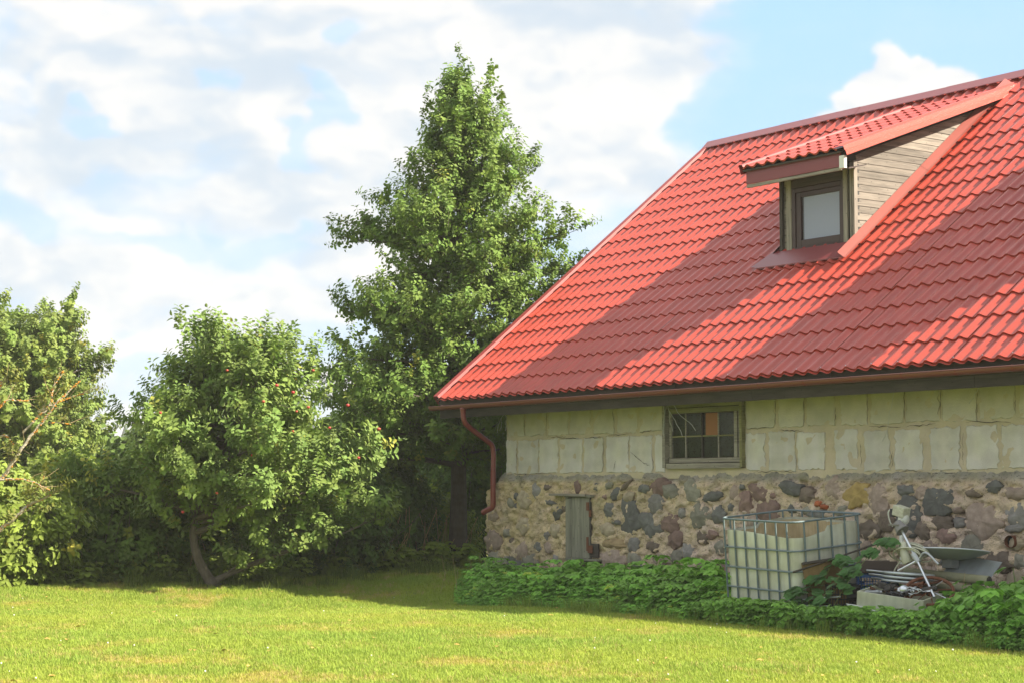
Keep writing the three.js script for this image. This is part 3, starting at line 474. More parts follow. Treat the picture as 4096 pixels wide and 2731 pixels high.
  D('pane_reflection_sheet', box(0.8, 0.67, 0.004, 5.99, 5.583, -2.03, 0.001), std(0.26, 0.285, 0.36, 0.9));  // added sheet, its grey-blue stands in for sky mirrored in the pane
  D('window_sill', new GB().extrudeX([[5.0, -1.925], [5.09, -1.962], [5.09, -2.0], [5.0, -2.0]], 5.27, 6.6).geo(true), M.maroon);
  // lead-in flashings: apron below the window, cheek flashing on the right and left
  const n = 0.086, ry = (z) => roofY(z) + n + 0.012, ap = new GB(); const p = (x, z, dy = 0) => ap.v(x, ry(z) + dy, z, x, z);
  ap.quad(p(5.0, -1.6), p(6.8, -1.6), p(6.72, -1.93), p(5.12, -1.93)); ap.quad(p(5.12, -1.93), p(6.72, -1.93), ap.v(6.72, 5.02, -1.955), ap.v(5.12, 5.02, -1.955)); ap.quad(p(4.8, -1.64), p(5.0, -1.6), p(5.12, -1.93), p(5.08, -2.1)); ap.quad(p(5.0, -1.6), p(5.0, -1.6, -0.02), p(6.8, -1.6, -0.02), p(6.8, -1.6));
  D('apron_flashing', ap.geo(true), M.maroon);
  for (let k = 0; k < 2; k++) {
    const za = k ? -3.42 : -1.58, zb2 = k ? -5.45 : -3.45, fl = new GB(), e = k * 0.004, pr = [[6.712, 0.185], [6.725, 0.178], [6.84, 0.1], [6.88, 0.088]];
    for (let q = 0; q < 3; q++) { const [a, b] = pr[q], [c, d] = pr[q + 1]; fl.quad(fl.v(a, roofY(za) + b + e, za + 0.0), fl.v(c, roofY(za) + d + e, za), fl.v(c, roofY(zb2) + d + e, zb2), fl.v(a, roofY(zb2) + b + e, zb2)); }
    D('cheek_flashing', fl.geo(true), std(0.46, 0.135, 0.11, 0.4, { clearcoat: 0.3, clearcoatRoughness: 0.25, map: T.fade }));  // red lightened to pink, grazing sun glare painted into the colour
  }
  const fl = new GB(); fl.quad(fl.v(5.1, roofY(-1.9) + 0.16, -1.9), fl.v(4.95, roofY(-1.9) + 0.05, -1.9), fl.v(4.95, roofY(-5) + 0.05, -5), fl.v(5.1, roofY(-5) + 0.16, -5)); D('cheek_flashing', fl.geo(true), M.maroon);
  D('cheek_wall', new GB().grid(1, 6, (u, v) => { const y = lerp(5.0, 6.3, v); return [5.12, y, u ? -(y - 3.44) / 0.7994 : -1.99, 0, 0]; }).geo(), M.grey); D('cheek_wall', new GB().grid(1, 8, (u, v) => { const y = lerp(6.3, 7.5, v); return [5.12, y, u ? -(y - 3.44) / 0.7994 : -1.6 - (y - 6.3) / tanD, 0, 0]; }).geo(), M.grey);
  const second = dormer.clone(); second.name = 'dormer_001'; second.position.x = 5.6; house.add(second);
}
// ================================================================ LEAVES, TREES, SHRUBS
const leafMat = (r, g, b, tr = 0.3) => new THREE.MeshPhysicalMaterial({ color: new THREE.Color().setRGB(r, g, b), roughness: 0.9, specularIntensity: 0.4, transmission: tr, thickness: 0, clearcoat: 0.06, clearcoatRoughness: 0.35 });
// one leaf in a builder: base, direction, up, length, width; folded along the midrib and drooping at the tip
function leaf(g, b, dir, up, L, W, fold = 0.25, droop = 0.25) {
  const d = dir.clone().normalize(), s = d.clone().cross(up).normalize(), n = s.clone().cross(d).normalize();
  const P = (t, w, h) => { const q = b.clone().addScaledVector(d, L * t).addScaledVector(s, W * w).addScaledVector(n, L * (h - droop * t * t)); return g.v(q.x, q.y, q.z, t, w + 0.5); };
  const a = P(0, 0, 0), m1 = P(0.42, 0, -0.02), t = P(1, 0, 0), l1 = P(0.3, -0.46, fold * 0.3), l2 = P(0.68, -0.4, fold * 0.26), r1 = P(0.3, 0.46, fold * 0.3), r2 = P(0.68, 0.4, fold * 0.26);
  g.tri(a, m1, l1); g.tri(l1, m1, l2); g.tri(l2, m1, t); g.tri(a, r1, m1); g.tri(r1, r2, m1); g.tri(r2, t, m1);
}
function sprigGeo(seed, { n = 10, len = 0.24, L = 0.06, W = 0.04, hang = 0.5, spread = 1, twig = 0.0025 }) {
  const r = rng(seed), g = new GB(), pts = [];
  for (let k = 0; k <= 4; k++) { const t = k / 4; pts.push(V((r() - 0.5) * 0.02, t * len, (r() - 0.5) * 0.02 + t * t * 0.02)); }
  g.tube(pts, (t) => twig * (1 - 0.6 * t), 3, false);
  for (let k = 0; k < n; k++) {
    const t = 0.12 + 0.9 * (k / n), b = V(0, t * len, t * t * 0.02), a = k * 2.4 + r(), e = 0.75 - hang * (0.4 + r()) + (k > n - 3 ? 0.5 : 0);
    const d = V(Math.cos(a) * spread, e, Math.sin(a) * spread).normalize(), up = V((r() - 0.5) * 0.7, 1, (r() - 0.5) * 0.7);
    b.addScaledVector(d, 0.012); leaf(g, b, d, up, L * (0.7 + 0.55 * r()), W * (0.75 + 0.5 * r()), 0.2 + 0.3 * r(), 0.1 + 0.3 * r());
  }
  return g.geo();
}
const mtx = new THREE.Matrix4(), qt = new THREE.Quaternion(), Y1 = V(0, 1, 0), sc3 = V(1, 1, 1), colr = new THREE.Color();
class Sprigs { // many sprigs of a few shapes, one InstancedMesh per shape
  constructor(geos) { this.geos = geos; this.list = geos.map(() => []); }
  add(r, pos, dir, s, c) { const k = Math.floor(r() * this.geos.length); qt.setFromUnitVectors(Y1, dir); const q = qt.clone().multiply(new THREE.Quaternion().setFromAxisAngle(Y1, r() * 6.28)); this.list[k].push([mtx.compose(pos, q, sc3.clone().setScalar(s)).clone(), c]); }
  build(name, mat, parent) {
    this.geos.forEach((g, k) => { const l = this.list[k]; if (!l.length) return; const m = new THREE.InstancedMesh(g, mat, l.length); m.name = numbered(name); l.forEach(([a, c], i) => { m.setMatrixAt(i, a); m.setColorAt(i, colr.setRGB(...c)); }); m.castShadow = m.receiveShadow = true; m.userData.kind = 'stuff'; parent.add(m); });
  }
}
const env = (table) => (h) => { // rows [height, left radius, right radius], top row first
  if (h >= table[0][0]) return [table[0][1], table[0][2]];
  for (let i = 1; i < table.length; i++) if (h >= table[i][0]) { const [h1, a1, b1] = table[i - 1], [h0, a0, b0] = table[i], t = (h - h0) / (h1 - h0); return [lerp(a0, a1, t), lerp(b0, b1, t)]; }
  return table.at(-1).slice(1);
};
// a tree: trunk and limbs follow an envelope, leafy sprigs sit along the branchlets
function makeTree(o) {
  const r = rng(o.seed), t = thing(o.name, o.label, o.category ?? 'tree', o.pos), bark = new GB(), sp = new Sprigs(o.sprigs), H = o.height, E = env(o.env);
  const axis = new THREE.CatmullRomCurve3(o.trunk.map((p) => V(...p)), false, 'centripetal'), top = o.trunk.at(-1)[1];
  const at = (h) => axis.getPoint(clamp(h / top, 0, 1));
  bark.tube(axis.getPoints(24), (q) => lerp(o.tr, 0.012, Math.pow(q, 0.85)) * (1 + 0.35 * Math.max(0, 0.06 - q) / 0.06), 9);
  const tint = (p) => { const k = 1 + 0.42 * fbm(p.x * 1.3 + o.seed, p.y * 1.3, p.z * 1.3, 3) + 0.25 * (r() - 0.5), y = r() < (o.yellow ?? 0.02) ? 1.8 : 1; return [k * y * (1 + 0.2 * (r() - 0.5)), k * (y > 1 ? 1.25 : 1), k * (0.9 + 0.2 * r())]; };
  const branchlet = (p0, dir, len, lvl) => {
    const pts = [], d = dir.clone(), p = p0.clone(); for (let k = 0; k <= 4; k++) { pts.push(p.clone()); d.x += (r() - 0.5) * 0.5; d.y += (r() - 0.5) * 0.35 + (o.rise ?? 0.12); d.z += (r() - 0.5) * 0.5; d.normalize(); p.addScaledVector(d, len / 4); }
    bark.tube(pts, (q) => 0.007 * (1 - 0.7 * q) * (lvl ? 0.6 : 1), 3, false);
    const n = Math.max(2, Math.round(len / o.gap));
    for (let k = 0; k < n; k++) { const q = (k + 0.6) / n, i = Math.min(3, Math.floor(q * 4)), pp = pts[i].clone().lerp(pts[i + 1], q * 4 - i), dd = pts[i + 1].clone().sub(pts[i]).normalize().add(V((r() - 0.5) * 1.7, (r() - 0.4) * 1.3, (r() - 0.5) * 1.7)).normalize(); sp.add(r, pp, dd, (o.size ?? 1) * (0.75 + 0.5 * r()), tint(pp)); }
    sp.add(r, pts[4], d, (o.size ?? 1) * (0.8 + 0.4 * r()), tint(p));
  };
  const bough = (h, a, len, el) => {
    const b = at(h), d = V(Math.cos(a) * Math.cos(el), Math.sin(el), Math.sin(a) * Math.cos(el)), pts = [], p = b.clone(), n = 7;
    for (let k = 0; k <= n; k++) { pts.push(p.clone()); d.y += (o.sag ?? -0.05) + (k > n - 3 ? 0.12 : 0); d.x += (r() - 0.5) * 0.22; d.z += (r() - 0.5) * 0.22; d.normalize(); p.addScaledVector(d, len / n); }
    const br = Math.min(o.tr * 0.55, 0.012 + len * 0.017); bark.tube(pts, (q) => lerp(br, 0.005, q), 5, false);
    const m = Math.max(3, Math.round(len * o.dens)), bare = Math.min(0.45, o.bare ?? 0.3);
    for (let k = 0; k < m; k++) {
      const q = bare + (1 - bare) * ((k + r()) / m), i = Math.min(n - 1, Math.floor(q * n)), pp = pts[i].clone().lerp(pts[i + 1], q * n - i);
      const ax = pts[i + 1].clone().sub(pts[i]).normalize(), rd = V(r() - 0.5, (r() - 0.4) * 0.8, r() - 0.5).normalize();
      branchlet(pp, ax.multiplyScalar(0.55).add(rd).normalize(), (o.twig ?? 0.5) * (0.5 + 0.8 * r()) * Math.min(1, 0.42 + len / 2), 0);
    }
    branchlet(pts[n], d, (o.twig ?? 0.5) * 0.8, 0);
  };
  for (let k = 0; k < o.boughs; k++) {
    const q = Math.pow((k + 0.5) / o.boughs, o.skew ?? 0.9), h = lerp(o.h0, H, q), a = k * 2.39996 + (r() - 0.5) * 0.5, [l, rr] = E(h + (o.lift ?? 0)), c = Math.cos(a);
    const el = lerp(o.e0 ?? 0.15, o.e1 ?? 0.9, q * q) + (r() - 0.5) * 0.25, R = (l * (1 - c) + rr * (1 + c)) / 2 * (0.62 + 0.46 * r());
    bough(Math.max(0.1, h - R * Math.tan(el) * 0.55), a, Math.max(0.1, R - (o.inset ?? 0.36)) / Math.max(0.5, Math.cos(el) * 0.95), el);
  }
  for (const [h, a, len, el] of o.extra ?? []) bough(h, a, len, el);
  for (let k = 0; k < (o.shoots ?? 0); k++) { const h = lerp(o.h0 + 1, H, r()), a = r() * 6.28, [l, rr] = E(h), c = Math.cos(a), R = (l * (1 - c) + rr * (1 + c)) / 2 * 0.8, b = at(h).add(V(Math.cos(a) * R, 0.1, Math.sin(a) * R)); branchlet(b, V((r() - 0.5) * 0.3, 1, (r() - 0.5) * 0.3), 0.45 + 0.4 * r(), 1); }
  mk('trunk', bark.geo(), o.bark, t); sp.build('crown', o.leaf, t);
  return t;
}
const barkM = (r, g, b) => std(r, g, b, 0.95, { bumpMap: rep(T.bark, 3), bumpScale: 0.02, map: rep(T.dirt, 2) });
const B1 = barkM(0.13, 0.105, 0.085), B2 = barkM(0.15, 0.125, 0.1);
const pearS = [1, 2, 3].map((s) => sprigGeo(s, { n: 11, len: 0.22, L: 0.078, W: 0.054, hang: 0.75 }));
const appleS = [4, 5, 6].map((s) => sprigGeo(s, { n: 11, len: 0.24, L: 0.092, W: 0.054, hang: 0.45 }));
const mapleS = [7, 8].map((s) => sprigGeo(s, { n: 13, len: 0.28, L: 0.09, W: 0.08, hang: 0.7 }));
const shrubS = [9, 10].map((s) => sprigGeo(s, { n: 10, len: 0.24, L: 0.085, W: 0.06, hang: 0.6 }));
const wide = [12, 13].map((s) => sprigGeo(s, { n: 9, len: 0.22, L: 0.12, W: 0.09, hang: 0.6 }));
const wideS = [14, 15].map((s) => sprigGeo(s, { n: 10, len: 0.22, L: 0.09, W: 0.068, hang: 0.6 }));
const at = (px, d) => { const x = ((px - 2048) / 7400) * d; return [x, groundY(x, -d) - 0.02, -d]; }; // ground point under a column of the photograph

makeTree({ name: 'pear_tree', label: 'tall pyramid shaped pear tree behind the left end of the farm building', pos: at(1832, 34.6), seed: 21, height: 8.95, tr: 0.2, trunk: [[0, 0, 0], [0.02, 1.5, 0], [-0.02, 3.5, 0.02], [0.03, 6, 0], [0.02, 7.8, 0.02], [-0.02, 8.85, 0]],
  env: [[9.4, 0.1, 0.1], [8.95, 0.32, 0.4], [8.5, 0.5, 0.75], [8.1, 0.8, 0.9], [7.7, 0.9, 1.1], [7.1, 1.0, 1.5], [6.7, 1.3, 1.35], [6.25, 2.3, 1.5], [6.0, 1.9, 2.5], [5.5, 1.5, 2.3], [5.1, 2.2, 2.0], [4.5, 1.5, 2.1], [3.9, 2.7, 2.1], [3.2, 2.95, 2.2], [2.4, 2.7, 2.0], [1.6, 1.8, 1.4]],
  boughs: 140, h0: 2.35, skew: 1.0, e0: 0.12, e1: 1.05, dens: 9.5, twig: 0.5, gap: 0.105, bare: 0.22, sag: -0.035, shoots: 26, lift: 0.45, sprigs: pearS, leaf: leafMat(0.165, 0.25, 0.042, 0.38), bark: B1, yellow: 0.012,
  extra: [[5.3, 3.05, 2.2, 0.2], [5.35, 3.3, 1.8, 0.25], [4.4, 3.1, 2.15, 0.15], [4.3, 2.8, 1.9, 0.2], [4.55, 0.05, 2.05, 0.2], [4.6, -0.3, 1.8, 0.2], [6.0, 0.1, 1.4, 0.62], [3.3, 2.4, 2.5, 0.15], [2.9, 2.1, 2.3, 0.1], [3.7, 2.6, 2.4, 0.2], [3.2, 1.8, 2.0, 0.15], [4.1, 2.2, 1.9, 0.25], [3.4, 3.0, 2.5, 0.2], [3.1, 3.4, 2.6, 0.12], [2.9, 0.2, 2.2, 0.2]] });
const appleTree = makeTree({ name: 'apple_tree', label: 'spreading apple tree with red apples and a leaning trunk on the lawn', pos: at(868, 30), seed: 33, height: 3.75, tr: 0.105, trunk: [[0, 0, 0], [-0.14, 0.22, 0], [-0.3, 0.55, 0.02], [-0.36, 1.05, 0], [-0.1, 1.8, 0.02], [0.3, 2.7, 0], [0.45, 3.3, 0.02], [0.45, 3.65, 0]],
  env: [[4.0, 0.45, 0.5], [3.7, 0.9, 0.8], [3.4, 1.15, 1.0], [3.0, 1.4, 1.3], [2.7, 1.9, 1.7], [2.4, 1.75, 2.5], [2.1, 1.4, 2.6], [1.7, 1.1, 2.4], [1.3, 0.9, 1.9], [0.9, 0.3, 0.6]],
  boughs: 68, h0: 1.75, skew: 0.95, e0: 0.1, e1: 0.95, dens: 10, twig: 0.44, gap: 0.1, bare: 0.25, sag: -0.03, shoots: 20, sprigs: appleS, leaf: leafMat(0.19, 0.27, 0.055, 0.38), bark: B2, yellow: 0.01,
  extra: [[0.12, 0.1, 1.25, 0.7], [0.25, 0.05, 2.9, 0.5], [1.4, 0.15, 2.9, 0.36], [1.7, 0.3, 2.6, 0.28], [1.6, -0.2, 2.6, 0.3], [1.7, 3.0, 1.9, 0.35], [1.7, 3.3, 1.8, 0.3]] });
{
  const r = rng(77), g = new THREE.SphereGeometry(0.033, 10, 8), p = g.attributes.position; for (let i = 0; i < p.count; i++) { const y = p.getY(i) / 0.033; p.setY(i, p.getY(i) * (0.92 - 0.2 * Math.exp(-((y - 1) ** 2) * 8)) ); } g.computeVertexNormals();
  const am = [std(0.42, 0.035, 0.03, 0.4), std(0.36, 0.06, 0.03, 0.4)];
  for (const [px, py] of [[1170, 1568], [1105, 1540], [1185, 1645], [1232, 1628], [1172, 1725], [1318, 1710], [1515, 1715], [1435, 1830], [640, 1650], [1052, 1605], [870, 1970], [1250, 1480], [735, 2045], [1010, 1820], [905, 1480], [1390, 1620]]) { const d = 28.6 + (r() - 0.5) * 0.8, x = ((px - 2048) / 7400) * d, y = 1.5 + ((1940 - py) / 7400) * d; const m = mk('apple', g, am[Math.floor(r() * 2)], appleTree); m.position.set(x - appleTree.position.x, y - appleTree.position.y, -d - appleTree.position.z); m.scale.setScalar(0.68 + 0.25 * r()); }
}
makeTree({ name: 'maple_tree', label: 'large yellowish green maple at the left edge behind the hedge', pos: at(95, 46), seed: 41, height: 5.3, tr: 0.2, trunk: [[0, 0, 0], [0.05, 2, 0], [-0.05, 4, 0.05], [0.05, 5.3, 0]],
  env: [[5.9, 0.7, 0.6], [5.5, 1.3, 1.15], [5.0, 1.7, 1.5], [4.6, 1.9, 1.65], [4.2, 2.1, 1.95], [3.3, 2.3, 2.05], [2.4, 2.2, 2.05], [1.6, 1.9, 1.9]],
  boughs: 84, h0: 1.3, e0: 0.15, e1: 0.85, dens: 8, twig: 0.6, gap: 0.11, bare: 0.25, sprigs: mapleS, leaf: leafMat(0.215, 0.28, 0.055, 0.42), bark: B2, yellow: 0.015, size: 0.95 });

// shrubs of the hedge: stems from the ground, leaves to the ground
function makeShrub(o) {
  const r = rng(o.seed), t = thing(o.name ?? 'shrub', o.label, o.category ?? 'shrub', o.pos), st = new GB(), sp = new Sprigs(o.sprigs ?? shrubS);
  for (let k = 0; k < (o.stems ?? 16); k++) { const a = r() * 6.28, q = Math.sqrt(r()), p = V(Math.cos(a) * q * o.w * 0.28, 0, Math.sin(a) * q * o.d * 0.28), d = V(Math.cos(a) * q * 0.7, 1, Math.sin(a) * q * 0.7).normalize(), pts = []; for (let j = 0; j <= 6; j++) { pts.push(p.clone()); d.x += (r() - 0.5) * 0.3; d.z += (r() - 0.5) * 0.3; d.normalize(); p.addScaledVector(d, o.h * (0.1 + 0.05 * r())); } st.tube(pts, (q2) => lerp(o.sr ?? 0.018, 0.004, q2), 4, false); }
  for (let k = 0; k < o.n; k++) {
    const a = r() * 6.28, y = Math.pow(r(), 0.85), prof = Math.pow(Math.max(0, 1 - Math.pow(y, o.pow ?? 2.6)), 0.6) * (0.8 + 0.2 * Math.min(1, y * 3)), lump = 1 + 0.45 * fbm(Math.cos(a) * 1.6 + o.seed, y * 3, Math.sin(a) * 1.6, 3), q = Math.pow(r(), 0.42) * lump * prof;
    const p = V(Math.cos(a) * q * o.w / 2, Math.max(0.05, y * o.h * (0.92 + 0.2 * fbm(Math.cos(a) * 2 + o.seed, 1, Math.sin(a) * 2, 2))), Math.sin(a) * q * o.d / 2);
    const dir = V(Math.cos(a) * q + (r() - 0.5) * 1.1, 0.55 + (r() - 0.5) * 1.2, Math.sin(a) * q + (r() - 0.5) * 1.1).normalize(), c = (1 + 0.5 * fbm(p.x * 2 + o.seed, p.y * 2, p.z * 2, 3)) * (0.85 + 0.3 * r()), yl = r() < (o.yellow ?? 0.03) ? 1.7 : 1;
    sp.add(r, p, dir, (o.size ?? 1) * (0.75 + 0.55 * r()), [c * yl, c * (yl > 1 ? 1.2 : 1), c]);
  }
  mk('stem', st.geo(), o.bark ?? B2, t); sp.build('foliage', o.leaf, t); return t;
}
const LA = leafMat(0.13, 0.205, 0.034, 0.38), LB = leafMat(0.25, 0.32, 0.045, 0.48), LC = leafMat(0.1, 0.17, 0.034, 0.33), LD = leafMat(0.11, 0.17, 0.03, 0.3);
[
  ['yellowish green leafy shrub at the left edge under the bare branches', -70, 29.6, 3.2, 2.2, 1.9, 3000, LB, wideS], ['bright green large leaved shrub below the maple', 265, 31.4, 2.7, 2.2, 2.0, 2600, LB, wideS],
  ['dark green shrub with dry stems left of the apple tree', 470, 31.2, 2.5, 2.3, 1.75, 2100, LA, shrubS], ['shrub directly behind the leaning trunk of the apple tree', 720, 32.0, 2.6, 2.2, 1.9, 2000, LB, shrubS],  // second shrub: lighter leaf colour painted as sunlight under the apple crown
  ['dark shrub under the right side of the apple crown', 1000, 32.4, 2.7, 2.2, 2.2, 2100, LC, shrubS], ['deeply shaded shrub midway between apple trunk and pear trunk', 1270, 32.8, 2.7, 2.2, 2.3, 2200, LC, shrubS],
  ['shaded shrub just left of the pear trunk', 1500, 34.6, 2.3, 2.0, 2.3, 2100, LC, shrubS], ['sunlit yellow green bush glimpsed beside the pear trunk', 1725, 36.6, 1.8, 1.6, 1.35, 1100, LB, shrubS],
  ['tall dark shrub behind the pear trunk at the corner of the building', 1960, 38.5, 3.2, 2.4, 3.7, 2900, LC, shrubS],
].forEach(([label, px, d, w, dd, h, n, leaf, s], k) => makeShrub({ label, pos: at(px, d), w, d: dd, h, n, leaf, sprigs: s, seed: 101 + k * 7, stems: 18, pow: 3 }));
[['far bushy tree closing the gap between maple and apple tree', 330, 52, 5, 3.0], ['far tree behind the apple tree, left one', 640, 50, 5, 3.0], ['far tree behind the apple tree, right one', 1060, 48, 5.5, 3.2], ['far tree behind the pear tree, left one', 1480, 47, 5.5, 3.6], ['far tree behind the pear tree, right one', 1900, 47, 5.5, 4.6]].forEach(([label, px, d, w, h], k) => makeShrub({ name: 'bushy_tree', label, category: 'tree', pos: at(px, d), w, d: 3, h, n: 1500, leaf: LD, sprigs: wide, size: 1.7, seed: 201 + k * 5, stems: 8, sr: 0.06, pow: 2.4 }));

// wood on the horizon
{
  const r = rng(303), cone = new GB(); for (let k = 0; k < 6; k++) { const y0 = 0.1 + k * 0.15, R = 0.26 * (1 - k / 6.4); for (let q = 0; q < 9; q++) { const a = (q / 9) * 6.28, b = ((q + 1) / 9) * 6.28, j = 0.75 + 0.5 * r(), i0 = cone.v(0, y0 + 0.24, 0), i1 = cone.v(Math.cos(a) * R * j, y0 - 0.05 * r(), Math.sin(a) * R * j), i2 = cone.v(Math.cos(b) * R, y0, Math.sin(b) * R); cone.tri(i0, i1, i2); } }
  const g = cone.geo(true), m = new THREE.InstancedMesh(g, std(0.05, 0.085, 0.045, 1), 900); m.name = 'far_wood';
  for (let k = 0; k < 900; k++) { const a = (r() - 0.5) * 2.4 - Math.PI / 2, d = 420 + r() * 90, h = 12 + 7 * r() + 3 * Math.sin(a * 40); m.setMatrixAt(k, mtx.compose(V(Math.cos(a) * d, -0.5, Math.sin(a) * d), qt.setFromAxisAngle(Y1, r() * 6), V(h * 1.1, h, h * 1.1))); m.setColorAt(k, colr.setRGB(0.8 + 0.4 * r(), 0.8 + 0.4 * r(), 0.8 + 0.4 * r())); }
  scene.add(tag(m, 'blue green conifer wood far off on the horizon', 'wood', null, 'stuff'));
}
// nearly bare old tree reaching in from the left with orange lichen on its branches
{
  const d = 25.5, t = thing('lichen_tree', 'half dead tree with orange lichened bare branches at the left edge', 'tree', at(-420, d)), g = new GB(), tw = new GB(), li = new GB(), r = rng(55), sp = new Sprigs(appleS);
  const P = (px, py, dz = 0) => V(((px - 2048) / 7400) * d - t.position.x, 1.5 + ((1940 - py) / 7400) * d - t.position.y, dz);
  const limb = (pts, r0, r1, lich = 1) => {
    const c = new THREE.CatmullRomCurve3(pts), q = c.getPoints(pts.length * 4); for (let k = 1; k < q.length - 1; k++) q[k].add(V((r() - 0.5) * 0.03, (r() - 0.5) * 0.03, (r() - 0.5) * 0.04));
    g.tube(q, (u) => lerp(r0, r1, u), 7);
    const L = c.getLength();
    for (let k = 0; k < L * 55 * lich; k++) { const u = 0.15 + 0.85 * r(), p = c.getPoint(u), R = lerp(r0, r1, u) * 1.04; const gg = new THREE.IcosahedronGeometry(1, 0), s = 0.004 + 0.009 * r() * r() + 0.004 * r(), a = r() * 6.28; const pp = gg.attributes.position; const b0 = li.p.length / 3; for (let i = 0; i < pp.count; i++) li.v(p.x + Math.cos(a) * R * 0.8 + pp.getX(i) * s * 1.4, p.y + Math.sin(a) * R * 0.8 + pp.getY(i) * s * 0.8, p.z + pp.getZ(i) * s + 0.006); for (let i = 0; i < pp.count; i += 3) li.tri(b0 + i, b0 + i + 1, b0 + i + 2); }
    for (let k = 0; k < L * 5; k++) { const u = 0.25 + 0.75 * r(), p = c.getPoint(u), dir = c.getTangent(u).add(V(r() - 0.5, r() - 0.35, r() - 0.5).multiplyScalar(1.5)).normalize(), n = [p.clone()]; for (let j = 0; j < 4; j++) { dir.add(V(r() - 0.5, r() - 0.45, r() - 0.5).multiplyScalar(0.6)).normalize(); n.push(n[j].clone().addScaledVector(dir, 0.05 + 0.06 * r())); } tw.tube(n, (q2) => 0.005 * (1 - 0.6 * q2), 4, false); if (r() < 0.55) for (let j = 0; j < 2; j++) sp.add(r, n[2 + j], dir.clone().add(V(r() - 0.5, r() - 0.5, r() - 0.5)).normalize(), 0.6 + 0.3 * r(), [1.5, 1.25, 1.1]); }
  };
  g.tube([V(0, 0, 0), V(0.1, 0.6, 0), V(0.25, 1.1, 0)], (u) => 0.11 - 0.02 * u, 9);
  limb([V(0.25, 1.05, 0), P(-150, 1990), P(0, 1921), P(75, 1813), P(149, 1713), P(224, 1614), P(315, 1523)], 0.038, 0.008);
  limb([V(0.15, 0.7, 0), P(-180, 2220), P(0, 2120), P(70, 2065), P(124, 2020), P(207, 1979)], 0.042, 0.012);
  limb([P(0, 1921), P(108, 1917, 0.1), P(220, 1960, 0.2)], 0.014, 0.004); limb([P(91, 1730), P(150, 1665), P(199, 1614), P(207, 1556), P(249, 1481)], 0.016, 0.005); limb([P(149, 1647), P(250, 1600), P(365, 1564)], 0.013, 0.004);
  limb([P(-160, 1720), P(0, 1640, 0.2), P(40, 1605, 0.2), P(130, 1606, 0.2)], 0.02, 0.005); limb([P(-100, 1800, -0.2), P(0, 1740, -0.2), P(40, 1775, -0.2)], 0.016, 0.006); limb([P(190, 1693), P(240, 1690), P(282, 1697)], 0.008, 0.004); limb([P(-90, 1660, 0.1), P(0, 1560, 0.1), P(10, 1520, 0.1)], 0.02, 0.006); limb([P(130, 1980), P(165, 1930), P(180, 1900)], 0.01, 0.004); limb([V(0.25, 1.1, 0), P(-260, 1700), P(-200, 1500)], 0.05, 0.02);
  mk('trunk', g.geo(), barkM(0.55, 0.47, 0.36), t); mk('twigs', tw.geo(), barkM(0.42, 0.31, 0.17), t); mk('lichen', li.geo(true), std(0.62, 0.26, 0.035, 1), t, 'stuff'); sp.build('foliage', leafMat(0.12, 0.15, 0.03, 0.4), t);
}

